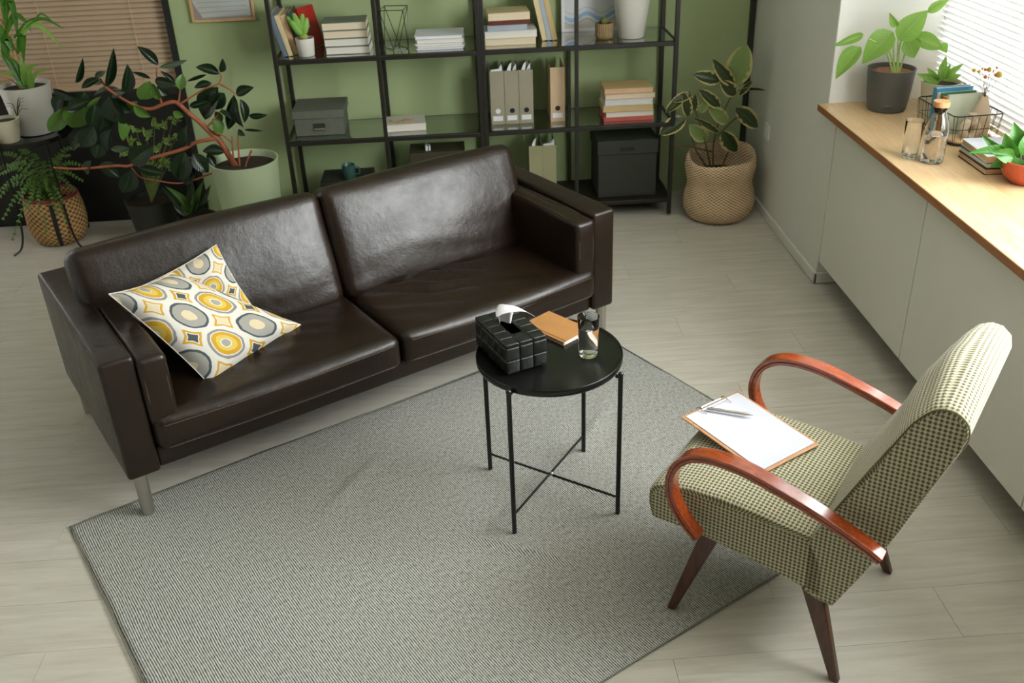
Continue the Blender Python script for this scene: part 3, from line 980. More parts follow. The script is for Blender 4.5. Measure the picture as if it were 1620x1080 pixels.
for a, b in ((0, 2), (1, 3)):
    A_, B_ = feet[a] - TC, feet[b] - TC; z = .085 if a == 0 else .090
    z = .072 if a == 0 else .079
    q = MB(); q.tube([(A_.x, A_.y, z), (B_.x, B_.y, z)], .0042, 8); q.build('cross_brace', m_black, tb, smooth=True)
q = MB(); q.ball((0, 0, .076), .008); q.build('brace_joint', m_steel, tb, smooth=True)

# tissue box
tp = [Zp(803, 597, TZ), Zp(867, 578, TZ), Zp(743, 502, .642)]
tx = (tp[1] - tp[0]); ang = math.atan2(tx.y, tx.x); wdt = .138; lng = .228; ht = .108
tr = thing('tissue_box', 'black quilted leather tissue box cover on the side table', 'tissue box', tuple(tp[0]), ang)
m_bl = M('black_leather', (17, 19, 16), .36, 0, .15, 12, .3, 120, .5)
q = MB(); q.soft((wdt / 2, lng / 2, ht / 2 + .0005), (wdt - .008, lng - .008, ht - .006), .006, 4); q.build('body', m_bl, tr, smooth=True, angle=180)
for i in range(3):
    for j in range(2):
        q = MB(); q.soft((.022 + i * .046, .0045, .030 + j * .044), (.0452, .0105, .0432), .004, 5, (0, .0018, 0)); q.build('quilted_square', m_bl, tr, smooth=True, angle=180)
for i in range(5):
    for j in range(2):
        for sx in (0, 1):
            q = MB(); q.soft((.0045 if sx == 0 else wdt - .0045, .023 + i * .0435, .030 + j * .044), (.0105, .0432, .0432), .004, 4, (.0015, 0, 0)); q.build('quilted_square', m_bl, tr, smooth=True, angle=180)
for i in range(3):
    for j in range(5):
        if i == 1 and 0 < j < 4: continue
        q = MB(); q.soft((.022 + i * .046, .023 + j * .0435, ht - .0045), (.0452, .0432, .010), .004, 4, (0, 0, .0012)); q.build('quilted_square', m_bl, tr, smooth=True, angle=180)
q = MB(); q.box((.050, .062, ht - .0035), (.086, .165, ht - .0025)); q.build('slot', m_dark, tr)
# tissue
mb = MB(); vs = []; fs = []
N = 12
for j in range(N + 1):
    for i in range(N + 1):
        a = i / N; b = j / N
        x = .070 + (a - .5) * (.040 + .060 * b); yy = .140 + .012 * math.sin(a * PI * 1.5) * (b + .3) - .075 * b * b
        z = ht - .01 + .092 * math.sin(min(1, b * 1.15) * PI * .62) * (1 - .9 * (a - .45) ** 2) - .016 * b * a
        vs.append((x + .012 * math.sin(b * 5 + a * 3) * b, yy + .012 * math.sin(a * 7 + b * 2), z))
for j in range(N):
    for i in range(N):
        a = j * (N + 1) + i; fs.append((a, a + 1, a + N + 2, a + N + 1))
mb.add(vs, fs)
ts = mb.build('tissue', M_slat('white_tissue', (232, 230, 232), .25), None, smooth=True, angle=180, solid=.0006, sub=1)
ts.location = tr.location; ts.rotation_euler = tr.rotation_euler
tag(ts, 'white paper tissue pulled up out of the black tissue box', 'tissue')

# notebook
def book_at(label, c, size, rz, cover, page=None, name='book', cat='book', tilt=(0, 0), group=None, spine='left', edge=.003):
    """closed book lying flat; local x = width, y = depth"""
    r_ = thing(name, label, cat, c, rz, group)
    if tilt != (0, 0): r_.rotation_euler = (tilt[0], tilt[1], rz)
    sx, sy, sz = size; t = min(.003, sz * .12); page = page or m_page
    q = MB(); q.box((-sx / 2 + (.0 if spine == 'left' else edge), -sy / 2 + edge, t), (sx / 2 - (edge if spine == 'left' else 0), sy / 2 - edge, sz - t)); q.build('pages', page, r_)
    q = MB(); q.box((-sx / 2, -sy / 2, sz - t), (sx / 2, sy / 2, sz)); q.build('front_cover', cover, r_, bev=.0006)
    q = MB(); q.box((-sx / 2, -sy / 2, 0), (sx / 2, sy / 2, t)); q.build('back_cover', cover, r_, bev=.0006)
    q = MB()
    if spine == 'left': q.box((-sx / 2 - .001, -sy / 2, 0), (-sx / 2 + t * .6, sy / 2, sz))
    elif spine == 'back': q.box((-sx / 2, sy / 2 - t * .6, 0), (sx / 2, sy / 2 + .001, sz))
    elif spine == 'front': q.box((-sx / 2, -sy / 2 - .001, 0), (sx / 2, -sy / 2 + t * .6, sz))
    q.build('spine', cover, r_)
    return r_


nb = [Zp(832, 512, TZ + .014), Zp(912, 548, TZ + .014), Zp(917, 512, TZ + .014), Zp(858, 494, TZ + .014)]
nd = (nb[1] - nb[0]); na = math.atan2(nd.y, nd.x)
cc = (nb[0] + nb[1] + nb[2] + nb[3]) / 4
book_at('tan leather notebook lying on the black side table behind the glass', (cc.x, cc.y, TZ + .0005), (.185, .125, .014), na, M('tan_leatherette', (166, 118, 68), .5, 0, .08, 20, .15, 150), m_page_w, 'notebook', 'notebook', spine='back')
nbr = [o for o in bpy.data.objects if o.name.startswith('notebook')][-1]
q = MB(); q.box((-.0925, -.052, .0142), (.0925, -.048, .0150)); q.build('elastic_band', M('notebook_elastic', (150, 98, 46), .6), nbr)

# water glass
gp = Zp(931, 562, TZ)
gl = thing('water_glass', 'clear straight glass of water standing on the black side table', 'glass', (gp.x, gp.y + .005, TZ + .0005))
q = MB(); q.lathe([(.0005, 0), (.0275, 0), (.0295, .004), (.0345, .135), (.0335, .1355), (.0328, .134), (.0275, .014), (.0005, .012)], 40, capb=False)
q.build('tumbler', m_clear, gl, smooth=True, angle=50)
q = MB(); q.lathe([(.0005, .0125), (.0273, .0145), (.0318, .098), (.0005, .0975)], 40, capb=False); q.build('water', m_water, gl, smooth=True, angle=50)

# ============================================================ ARMCHAIR  (local x = backward, y = far side)
ch = thing('armchair', 'green and cream checked armchair with red bentwood arms and splayed dark legs', 'armchair', (.521, 2.061, 0), R(-38))
SW0, SW1 = .005, .475
seatp = [(-.078, .302), (-.090, .345), (-.090, .383), (-.076, .408), (-.045, .424), (.03, .437), (.12, .443), (.21, .438), (.30, .428), (.372, .420), (.41, .35), (.425, .25), (.33, .262), (.2, .282), (.05, .300)]


def sdz(p, t):
    if p.z > .38: return (0, 0, .010 * (1 - (2 * t - 1) ** 4) + .002 * noise.noise(Vector((p.x * 9, t * 4, 0))))
    return (0, 0, 0)


q = MB(); profile_extrude(q, seatp, SW0, SW1, 10, .016, sdz); q.build('seat', m_check, ch, smooth=True, angle=50)
backp = [(.355, .405), (.365, .245), (.400, .232), (.440, .230), (.500, .365), (.545, .480), (.600, .640), (.655, .800), (.662, .835), (.655, .865), (.632, .885), (.606, .888), (.580, .876), (.548, .835), (.515, .765), (.462, .650), (.41, .530)]


def bdz(p, t):
    s_ = 1 - (2 * t - 1) ** 2
    d = 0; z = 0
    if p.x < .60 and p.z > .45:      # front face: bolster towards the top, dished below
        f = math.exp(-((p.z - .80) / .10) ** 2); g_ = math.exp(-((p.z - .55) / .10) ** 2)
        d = -.030 * f * s_ - .022 * g_ * s_ ** 1.5 + .004 * noise.noise(Vector((p.z * 8, t * 5, 1)))
    if p.z > .85: z = .022 * s_
    return (d, 0, z)


def densify(pr, n=2):
    out = []
    for i in range(len(pr)):
        a = pr[i]; b = pr[(i + 1) % len(pr)]
        for j in range(n): out.append((a[0] + (b[0] - a[0]) * j / n, a[1] + (b[1] - a[1]) * j / n))
    return out


q = MB(); profile_extrude(q, densify(backp, 3), SW0, SW1, 16, .010, bdz); bk = q.build('backrest', m_check, ch, smooth=True, angle=55)
q = MB(); q.tube(smooth_path([(p[0], SW0 + .001, p[1]) for p in backp[7:17]], 4), .0022, 5); q.build('seam', M('olive_seam', (96, 92, 58), .8), bk, smooth=True)
armp = smooth_path([(.545, .478), (.50, .502), (.40, .543), (.30, .575), (.20, .600), (.12, .605), (.065, .593), (.025, .562), (.005, .52), (.002, .47), (.018, .42), (.05, .375), (.088, .338)], 5)
for yy, lab in ((-.040, 1), (SW1 + .045, 2)):
    for o2 in (0, 1):
        off = -.0055 if o2 else .0055
        pts = []
        for i, p in enumerate(armp):
            a = armp[max(0, i - 1)]; b = armp[min(len(armp) - 1, i + 1)]; d = Vector((b.x - a.x, b.y - a.y)).normalized()
            pts.append((p.x - d.y * off, yy, p.y + d.x * off))
        wl = [.040 + .006 * math.sin(PI * i / len(armp)) for i in range(len(armp))]
        q = MB(); q.ribbon(pts, (0, 1, 0), wl, .0108)
        if o2 == 0: arm = q.build('armrest', m_redwood, ch, smooth=True, bev=.003, angle=40)
        else: q.build('lamination', m_redwood, arm, smooth=True, bev=.003, angle=40)


def leg(mb, top, foot, w0, w1, axis=(0, 1, 0)):
    top = Vector(top); foot = Vector(foot); ax = Vector(axis)
    d = (foot - top).normalized(); s_ = ax; n = d.cross(s_).normalized(); vs = []
    for p, (wx, wy) in ((top, w0), (foot, w1)):
        for a, b in ((-1, -1), (1, -1), (1, 1), (-1, 1)): vs.append(p + n * (a * wx / 2) + s_ * (b * wy / 2))
    for i in range(4, 8): vs[i].z = foot.z
    mb.add(vs, [(3, 2, 1, 0), (4, 5, 6, 7), (0, 1, 5, 4), (1, 2, 6, 5), (2, 3, 7, 6), (3, 0, 4, 7)]); return mb


for yy, ft in ((.035, .0), (SW1 - .03, SW1 + .012)):
    leg(MB(), (.105, yy, .335), (.005, ft, RZ), (.055, .030), (.026, .022)).build('leg', m_darkwood, ch, bev=.005)
    leg(MB(), (.370, yy, .285), (.482, ft - .004, 0), (.060, .030), (.026, .024)).build('leg', m_darkwood, ch, bev=.005)

# clipboard on the seat
A_ = Zp(1072, 673, .470); B_ = Zp(1163, 630, .470); C_ = Zp(1283, 712, .452); D_ = Zp(1205, 752, .452)
ex = ((B_ - A_) + (C_ - D_)) / 2; ey = ((D_ - A_) + (C_ - B_)) / 2
xn = ex.normalized(); zn = xn.cross(-ey).normalized(); zn = -zn if zn.z < 0 else zn
yn = zn.cross(xn)
cbd = thing('clipboard', 'wooden clipboard holding a white sheet, resting on the armchair seat', 'clipboard')
cbd.matrix_basis = Matrix(((xn.x, yn.x, zn.x, D_.x), (xn.y, yn.y, zn.y, D_.y), (xn.z, yn.z, zn.z, D_.z), (0, 0, 0, 1)))
bw, bh = .232, .315
q = MB(); q.soft((bw / 2, bh / 2, .002), (bw, bh, .004), .0018, 3); q.build('board', M_wood('clipboard_wood', (168, 118, 78), (200, 152, 108), .5, (3, 20, 10)), cbd, smooth=True, angle=60)
q = MB(); q.box((-.106, -.148, 0), (.106, .148, .0016)); pp = q.build('paper_sheet', M_lines('faintly_ruled_paper', (200, 201, 212), (182, 186, 200), 26), None)
pp.matrix_basis = cbd.matrix_basis @ Matrix.Translation((bw / 2 + .001, bh / 2 + .001, .0045)); tag(pp, 'white ruled sheet clipped on the wooden clipboard', 'paper')
q = MB(); zc = .010
q.tube([(.065, bh - .018, zc), (.165, bh - .018, zc)], .0016, 6)
for xx in (.065, .165): q.tube(smooth_path([(xx, bh + .004, .004), (xx, bh - .005, .013), (xx, bh - .025, .012), (xx + .004, bh - .036, .008)], 4), .0013, 6)
q.tube([(.075, bh - .004, .008), (.155, bh - .004, .008)], .003, 6)
q.build('wire_clip', m_steel, cbd, smooth=True)
# pen
pa = Zp(1118, 646, .484); pb = Zp(1192, 657, .480)
d = (pb - pa); L = d.length
pn = thing('pen', 'silver ballpoint pen lying across the top of the clipboard sheet', 'pen', tuple(pa), math.atan2(d.y, d.x))
q = MB(); q.tube([(0, 0, 0), (.008, 0, 0), (L * .82, 0, -.002), (L * .86, 0, -.002)], [.0032, .0042, .0046, .0042], 12); q.build('barrel', m_steel, pn, smooth=True)
q = MB(); q.tube([(L * .86, 0, -.002), (L * .97, 0, -.003), (L, 0, -.003)], [.0042, .0014, .0006], 12); q.build('tip', m_steel, pn, smooth=True)
q = MB(); q.box((.004, -.0012, .004), (.042, .0012, .0055)); q.build('pocket_clip', m_steel, pn)

# ============================================================ SHELVING
LV = [.105, .530, .950, 1.370, 1.745]      # top faces of the levels


def shelving(label, x0, x1, xc):
    W_ = x1 - x0; r_ = thing('shelving_unit', label, 'shelf', (x0, 5.025, 0), group='black steel shelving units')
    D = .35; t = .010
    for x in (0, W_):
        for y_ in (0, D):
            q = MB(); q.cbox((x, y_, .885), (.022, .022, 1.75)); p = q.build('post', m_shelfblack, r_, bev=.002)
            q = MB(); q.cbox((x, y_, .005), (.018, .018, .010)); q.build('foot', m_steel, p)
    for y_ in (0, D):
        q = MB(); q.cbox((xc - x0, y_, .92), (.020, .014, 1.64)); q.build('centre_post', m_shelfblack, r_, bev=.002)
    for z in LV:
        for y_ in (0, D):
            q = MB(); q.box((.011, y_ - .010, z - .024), (W_ - .011, y_ + .010, z - .002)); q.build('rail', m_shelfblack, r_, bev=.002)
        for x in (0, W_):
            q = MB(); q.box((x - .010, .011, z - .024), (x + .010, D - .011, z - .002)); q.build('side_rail', m_shelfblack, r_, bev=.002)
        if z == LV[0]:
            q = MB(); q.box((.005, -.005, z - .002), (W_ - .005, D + .005, z)); q.build('bottom_shelf', m_shelfblack, r_)
        else:
            q = MB(); q.box((.012, .008, z - .006), (W_ - .012, D - .008, z)); q.build('glass_shelf', m_shelfglass, r_)
    return r_


shelving('black steel shelving unit with glass shelves, the left one of two against the green wall', -.900, .118, -.388)
shelving('black steel shelving unit with glass shelves, the right one of two beside the woven basket', .140, 1.128, .616)
L1, L2, L3 = LV[0] + .0005, LV[1] + .0005, LV[2] + .0005


def C(name, rgb, rough=.6): return M(name, rgb, rough, 0, .07, 15)


c_grey = C('grey_cloth_cover', (118, 122, 114)); c_blue = C('slate_blue_cover', (98, 112, 128)); c_cream = C('cream_cover', (206, 188, 146)); c_red = C('red_cover', (168, 26, 24), .4)
c_maroon = C('maroon_cover', (92, 34, 24)); c_tan = C('tan_cover', (196, 168, 118)); c_pink = C('pink_cover', (206, 150, 134)); c_white = C('white_cover', (208, 208, 204)); c_lblue = C('pale_blue_cover', (158, 168, 176))
c_dgreen = C('dark_green_cover', (62, 82, 72)); c_peach = C('peach_cover', (206, 172, 138)); c_rose = C('rose_cover', (190, 92, 84)); c_black = C('black_cover', (30, 28, 26))

# upper left bay: leaning upright books
def upright(label, x, y0, th, depth, h, lean, cover, page=m_page, yaw=0, z=L3, group=None):
    r_ = thing('book', label, 'book', (x, y0, z), 0, group); r_.rotation_euler = (0, R(lean), R(yaw))
    q = MB(); q.box((.002, .002, .003), (th - .002, depth, h - .003)); q.build('pages', page, r_)
    for a, b, nm in ((0, .002, 'back_cover'), (th - .002, th, 'front_cover')):
        q = MB(); q.box((a, 0, 0), (b, depth + .002, h)); q.build(nm, cover, r_)
    q = MB(); q.box((0, -.002, 0), (th, .002, h)); q.build('spine', cover, r_, bev=.001)
    return r_


g1 = 'upright books leaning at the left end of the shelf'
specs = [('slate blue book leaning leftmost in the row beside the succulent', .022, .22, .215, c_blue, 5.09),
         ('cream-spined book leaning second in the row beside the slate blue one', .022, .22, .205, c_cream, 5.10),
         ('tan book leaning third in the row behind the potted succulent', .024, .20, .200, c_peach, 5.13),
         ('dark grey-green book leaning fourth in the row beside the red book', .018, .20, .205, c_dgreen, 5.16)]
x = -.868
for lab, th, dp, h, cv, y0 in specs:
    upright(lab, x, y0, th, dp, h, -13, cv, group=g1); x += th / math.cos(R(13)) + .002
rb = upright('red book leaning at the right end of the row beside the succulent', -.770, 5.235, .020, .135, .205, -13, c_red, yaw=-28, group=g1)
q = MB(); q.box((.0202, .035, .10), (.0208, .065, .15)); q.build('cover_patch', C('pale_patch', (186, 150, 128)), rb)

# succulent in white pot
p = thing('potted_succulent', 'light green fleshy succulent in a small white pot on the upper left shelf', 'plant', (-.752, 5.095, L3))
q = MB(); q.lathe([(.036, 0), (.041, .004), (.047, .086), (.0475, .090), (.044, .090), (.042, .078), (.001, .078)], 28); q.build('pot', m_whitepot, p, smooth=True, angle=50)
q = MB(); q.lathe([(.042, .079), (.001, .080)], 20, capb=False); q.build('soil', m_soil, p)
q = MB(); q.tube([(0, 0, .075), (-.004, 0, .098), (-.006, 0, .108)], [.018, .022, .012], 12); q.build('stem', M('yellow_green_stem', (150, 158, 70), .5), p, smooth=True)
lm = M('fleshy_green_leaf', (122, 168, 74), .45, 0, .1)
for a, b, L_ in ((-.075, .11, .09), (-.035, .0, .11), (.012, .02, .105), (.035, -.02, .085), (-.055, -.03, .075)):
    pts = smooth_path([(-.006, 0, .100), (-.006 + a * .4, b * .15, .10 + L_ * .4), (-.006 + a * .9, b * .3, .10 + L_)], 5)
    n = len(pts); mb = MB(); mb.tube(pts, [.006 + .013 * math.sin(PI * min(1, (i + .6) / n)) for i in range(n)], 8)
    for i in range(len(mb.v)): mb.v[i].y *= .6
    mb.build('leaf', lm, p, smooth=True)

# stack of four grey books
g2 = 'grey-covered books stacked beside the succulent'
labs = ['lowest', 'second from the bottom', 'third from the bottom', 'topmost']
for i in range(4):
    book_at('grey-covered book, %s of the stack beside the succulent' % labs[i], (-.540 - .001 * (i % 2) - .003 * i, 5.165, L3 + i * .0395), (.222, .165, .0385), R(-2 + i), c_grey, m_page if i > 1 else m_page_w, group=g2, spine='back')

# geometric wire lantern
p = thing('wire_lantern', 'black geometric wire lantern frame on the upper shelf of the left unit', 'lantern', (-.300, 5.165, L3))
T4 = [(-.068, -.055), (.052, -.075), (.072, .05), (-.048, .07)]; B4 = [(-.062, .03), (-.012, -.05), (.062, -.02), (.012, .06)]
zt, zb = .200, .003
for i in range(4):
    a, b = T4[i], T4[(i + 1) % 4]; MB().tube([(a[0], a[1], zt), (b[0], b[1], zt)], .002, 6).build('rim_wire', m_black, p)
    a, b = B4[i], B4[(i + 1) % 4]; MB().tube([(a[0], a[1], zb), (b[0], b[1], zb)], .002, 6).build('rim_wire', m_black, p)
    t_ = T4[i]
    for j in (i, (i + 1) % 4): b = B4[j]; MB().tube([(t_[0], t_[1], zt), (b[0], b[1], zb)], .0017, 6).build('side_wire', m_black, p)

# white paper folders
g3 = 'white folders of papers stacked on the upper shelf'
zz = L3
for i, (h, dx, rz) in enumerate(((.010, 0, 0), (.012, .004, 1.5), (.010, -.003, -1), (.022, .002, .5), (.016, .0, -3))):
    ord_ = ['lowest', 'second from the bottom', 'middle', 'second from the top', 'topmost'][i]
    r_ = thing('paper_folder', 'white paper folder, %s in the pile right of the wire lantern' % ord_, 'folder', (-.075 + dx, 5.17, zz), R(rz), g3)
    q = MB(); q.box((-.118, -.088, .001), (.118, .088, h - .0015)); q.build('sheets', m_page_w if i % 2 else m_paper, r_)
    q = MB(); q.box((-.124, -.092, h - .0015), (.124, .092, h - .0003)); q.build('cover', m_paper, r_)
    zz += h
# right unit upper shelf: stack of five
g4 = 'books stacked at the left of the right unit'
zz = L3
for i, (w_, h, cv, pg, lab, dx) in enumerate(((.262, .036, c_cream, m_page, 'cream book at the bottom of the stack next to the leaning books', 0),
                                               (.268, .036, c_white, m_page_w, 'thick white book second from the bottom of the stack next to the leaning books', .002),
                                               (.205, .030, c_lblue, c_lblue, 'slim pale blue book in the middle of the stack next to the leaning books', -.012),
                                               (.215, .022, c_maroon, c_maroon, 'dark red book under the topmost cream book of the stack', -.004),
                                               (.215, .038, c_cream, m_page, 'cream book topmost of the stack next to the leaning books', -.006))):
    book_at(lab, (.285 + dx, 5.185, zz), (w_, .165, h - .0005), R((0, 1, -1, 1, 2)[i]), cv, pg, group=g4, spine='back' if i != 3 else 'front'); zz += h
x = .455
for lab, th, h, cv in (('cream book leaning at the left of three against the stack on the right unit', .026, .27, c_cream), ('slate book leaning in the middle between two cream books', .024, .27, c_lblue), ('cream book leaning at the right of three next to the wave print', .026, .27, c_tan)):
    upright(lab, x, 5.165, th, .17, h, -12, cv, m_page_w, group='three books leaning on the right unit'); x += th / math.cos(R(12)) + .001
# wave print
p = thing('wave_print', 'white art print with blue and grey waves leaning on the wall behind the cactus', 'picture', (.575, 5.345, L3)); p.rotation_euler = (R(-3), 0, 0)
q = MB(); q.box((0, 0, 0), (.30, .010, .30)); q.build('board', m_paper, p, bev=.001)
q = MB(); q.box((.018, -.0008, .018), (.292, 0, .29)); q.build('print', M_waves(), p)
# cactus
p = thing('potted_cactus', 'small round cactus in a ribbed brown pot on the right unit', 'plant', (.775, 5.150, L3))
q = MB()
def rib(r_, z, a): return (r_ * (1 + .035 * math.cos(a * 26)) if r_ > .03 and z > .002 else r_, z)
q.lathe([(.036, 0), (.043, .006), (.0455, .02), (.0455, .072), (.043, .080), (.038, .080), (.036, .070), (.001, .070)], 104, wob=rib); q.build('pot', M('ribbed_brown_stoneware', (134, 112, 78), .7, 0, .2, 30), p, smooth=True, angle=60)
q = MB(); q.lathe([(.037, .072), (.001, .073)], 20, capb=False); q.build('soil', m_soil, p)
q = MB(); q.ball((-.002, 0, .088), .021, 20, 10); q.build('cactus_body', M('olive_cactus', (92, 98, 44), .7, 0, .3, 60, .8, 150), p, smooth=True)
# white pot
p = thing('potted_plant', 'tapered white pot with dark leaves on the right unit beside the cactus', 'plant', (.918, 5.160, L3))
q = MB(); q.lathe([(.064, 0), (.068, .004), (.094, .198), (.095, .202), (.089, .202), (.086, .175), (.001, .175)], 36); q.build('pot', m_whitepot, p, smooth=True, angle=50)
q = MB(); q.lathe([(.086, .176), (.001, .178)], 20, capb=False); q.build('soil', m_soil, p)
lmesh = leaf_mesh('dark_leaf', m_rubber, 'point', .3)
for i in range(14):
    a = i * 2.4; b = Vector((.918, 5.160, L3 + .178)); d = Vector((math.cos(a), math.sin(a), .9 + .5 * rnd.random())).normalized()
    put_leaf(lmesh, p, b, b + d * rnd.uniform(.10, .16), .045, Vector((-math.cos(a), -math.sin(a), 1)))

# level 2
p = thing('storage_box', 'grey-green cloth storage box with lid and label holder on the left shelf', 'box', (-.738, 5.10, L2))
m_bx = M('grey_green_cloth', (92, 95, 82), .8, 0, .1, 30, .3, 200)
q = MB(); q.box((-.128, .006, 0), (.128, .252, .118)); q.build('body', m_bx, p, bev=.003)
q = MB(); q.box((-.136, 0, .092), (.136, .258, .134)); q.build('lid', m_bx, p, bev=.003)
q = MB(); q.box((-.030, .002, .038), (.030, .0065, .066)); q.build('label_plate', C('dark_label', (44, 40, 32)), p)
q = MB(); q.tube([(-.028, .0, .036), (.028, .0, .036)], .006, 10); q.build('metal_pull', m_steel, p, smooth=True)
p = book_at('thick book with a pink and green flower cover lying on the middle left shelf', (-.292, 5.180, L2), (.218, .160, .040), R(3), M_flowers(), m_page_w, spine='back')
g5 = 'taupe magazine files on the right unit'
def magfile(label, x, z, w_, h, d_, body, hole_fill, group, paper):
    r_ = thing('magazine_file', label, 'file box', (x, 5.135, z), 0, group)
    q = MB(); t = .002
    q.box((0, 0, 0), (w_, t, h)); q.box((0, t, 0), (t, d_, h)); q.box((w_ - t, t, 0), (w_, d_, h)); q.box((t, d_ - t, 0), (w_ - t, d_, h * .5)); q.box((t, t, 0), (w_ - t, d_ - t, t))
    q.build('case', body, r_)
    q = MB(); q.tube([(w_ / 2, .0001, .072), (w_ / 2, -.001, .072)], .0135, 20); q.build('finger_hole', hole_fill, r_)
    q = MB(); q.box((.010, -.001, .020), (w_ - .012, 0, .046)); q.build('label_card', m_paper, r_)
    if paper:
        for k in range(min(paper, 2)):
            if paper == 2 and k == 0: out = [(.006, h - .03), (w_ - .006, h - .03), (w_ - .008, h + .022), (w_ - .016, h + .010), (.006, h + .006)]
            elif k == 0: out = [(.012, h - .03), (w_ * .42, h - .03), (w_ * .58, h + .038), (w_ * .40, h + .030), (.016, h + .002)]
            else: out = [(w_ * .5, h - .03), (w_ - .006, h - .03), (w_ - .008, h + .026), (w_ * .72, h + .008)]
            yy = .010 + .03 * k; n_ = len(out); q = MB()
            vs = [(x_, yy + .25 * max(0, z_ - h), z_) for x_, z_ in out] + [(x_, yy + .0015 + .25 * max(0, z_ - h), z_) for x_, z_ in out]
            q.add(vs, [tuple(range(n_)), tuple(range(2 * n_ - 1, n_ - 1, -1))] + [(i_, n_ + i_, n_ + (i_ + 1) % n_, (i_ + 1) % n_) for i_ in range(n_)]); q.build('paper', m_paper, r_)
    return r_
m_taupe = M('taupe_card', (150, 143, 122), .75, 0, .06); m_tanc = M('peach_card', (198, 172, 138), .75, 0, .05)
magfile('taupe magazine file, left of the three side by side, its hole showing white paper', .172, L2, .074, .283, .23, m_taupe, m_paper, g5, 2)
magfile('taupe magazine file, middle of the three side by side, with a black finger hole', .248, L2, .074, .283, .23, m_taupe, m_dark, g5, 3)
magfile('taupe magazine file, right of the three side by side, with papers sticking up', .324, L2, .074, .283, .23, m_taupe, m_dark, g5, 3)
magfile('peach magazine file standing alone to the right of the three taupe ones', .490, L2, .076, .288, .23, m_tanc, m_dark, None, 0)
g6 = 'pastel books stacked on the middle right shelf'
zz = L2
for i, (h, cv, pg, lab) in enumerate(((.020, c_rose, c_rose, 'rose book lowest in the pastel stack'), (.030, c_pink, m_page_w, 'pink-covered book second from the bottom of the pastel stack'), (.034, c_cream, c_tan, 'cream-spined book third from the bottom of the pastel stack'),
                                      (.032, c_white, c_white, 'white book third from the top of the pastel stack'), (.030, c_pink, m_page, 'pink book just under the tan one of the pastel stack'), (.028, c_tan, c_peach, 'tan book topmost of the pastel stack'))):
    book_at(lab + ' on the right unit', (.902 + .004 * math.sin(i * 2), 5.165, zz), (.262 + .006 * math.cos(i * 3), .165, h - .0005), R((0, 1, -1, 0, 1, -1)[i]), cv, pg, group=g6, spine='back'); zz += h
# level 1
p = thing('storage_box', 'large black-green storage box with a handle slot on the bottom right shelf', 'box', (.900, 5.065, L1))
m_bb = M('black_green_card', (44, 48, 38), .7, 0, .1, 20)
q = MB(); q.box((-.160, .008, 0), (.160, .292, .300)); q.build('body', m_bb, p, bev=.003)
q = MB(); q.box((-.166, .0, .245), (.166, .298, .322)); q.build('lid', m_bb, p, bev=.003)
q = MB(); q.box((-.045, -.001, .262), (.036, .0, .284)); q.build('handle_slot', m_dark, p)
m_sage = M('sage_card', (150, 148, 112), .75, 0, .05)
magfile('sage magazine file on the bottom shelf, left of a pair above the sofa arm', .368, L1, .072, .295, .23, m_sage, m_dark, 'sage magazine files on the bottom shelf', 1)
magfile('sage magazine file on the bottom shelf, right of a pair above the sofa arm', .441, L1, .076, .295, .23, m_sage, m_dark, 'sage magazine files on the bottom shelf', 2)
p = thing('storage_box', 'dark brown open box with white papers just above the sofa back', 'box', (-.13, 5.16, L1))
q = MB(); q.box((-.150, -.05, 0), (.150, .12, .30)); q.build('body', M('dark_brown_card', (54, 46, 28), .7), p, bev=.003)
q = MB(); q.box((-.062, -.02, .28), (-.050, .02, .328), None); q.box((-.045, -.02, .28), (-.036, .02, .325)); q.build('papers', m_paper, p)
p = thing('storage_box', 'low dark box on the bottom left shelf behind the sofa', 'box', (-.63, 5.16, L1))
q = MB(); q.box((-.14, -.09, 0), (.14, .13, .175)); q.build('body', C('charcoal_card', (34, 36, 32)), p, bev=.004)
p = thing('mug', 'teal ceramic mug peeking over the left sofa cushion', 'mug', (-.615, 5.13, L1 + .1755))
q = MB(); q.lathe([(.030, 0), (.034, .004), (.036, .075), (.034, .076), (.031, .072), (.028, .006), (.001, .005)], 28); q.build('body', C('teal_glaze', (52, 88, 82), .35), p, smooth=True, angle=50)
q = MB(); q.tube(smooth_path([(.034, 0, .060), (.056, 0, .056), (.056, 0, .026), (.034, 0, .020)], 5), .004, 8); q.build('handle', C('teal_glaze', (52, 88, 82), .35), p, smooth=True)

# framed certificate on the green wall
p = thing('picture_frame', 'light wood picture frame with a pale sheet hanging on the green wall', 'picture', (-1.363, YB - .022, 1.085))
m_oak = M_wood('light_oak', (190, 152, 104), (208, 172, 124), .5, (20, 20, 2))
fw, fh, t = .330, .42, .014
for a, b in (((0, 0, 0), (fw, .02, t)), ((0, 0, fh - t), (fw, .02, fh)), ((0, 0, t), (t, .02, fh - t)), ((fw - t, 0, t), (fw, .02, fh - t))):
    q = MB(); q.box(a, b); q.build('frame_bar', m_oak, p, bev=.0015)
q = MB(); q.box((t, .012, t), (fw - t, .016, fh - t)); q.build('backing', C('mauve_backing', (150, 142, 140)), p)
q = MB(); q.add([(.058, .011, .018), (fw - .02, .011, .024), (fw - .02, .011, fh - .02), (.018, .011, fh - .02), (.016, .011, .10)], [(0, 1, 2, 3, 4)], [[(.15, 0), (1, 0), (1, 1), (0, 1), (0, .2)]]); q.build('sheet', M_lines('printed_certificate', (184, 186, 182), (158, 166, 162), 16, .22), p)

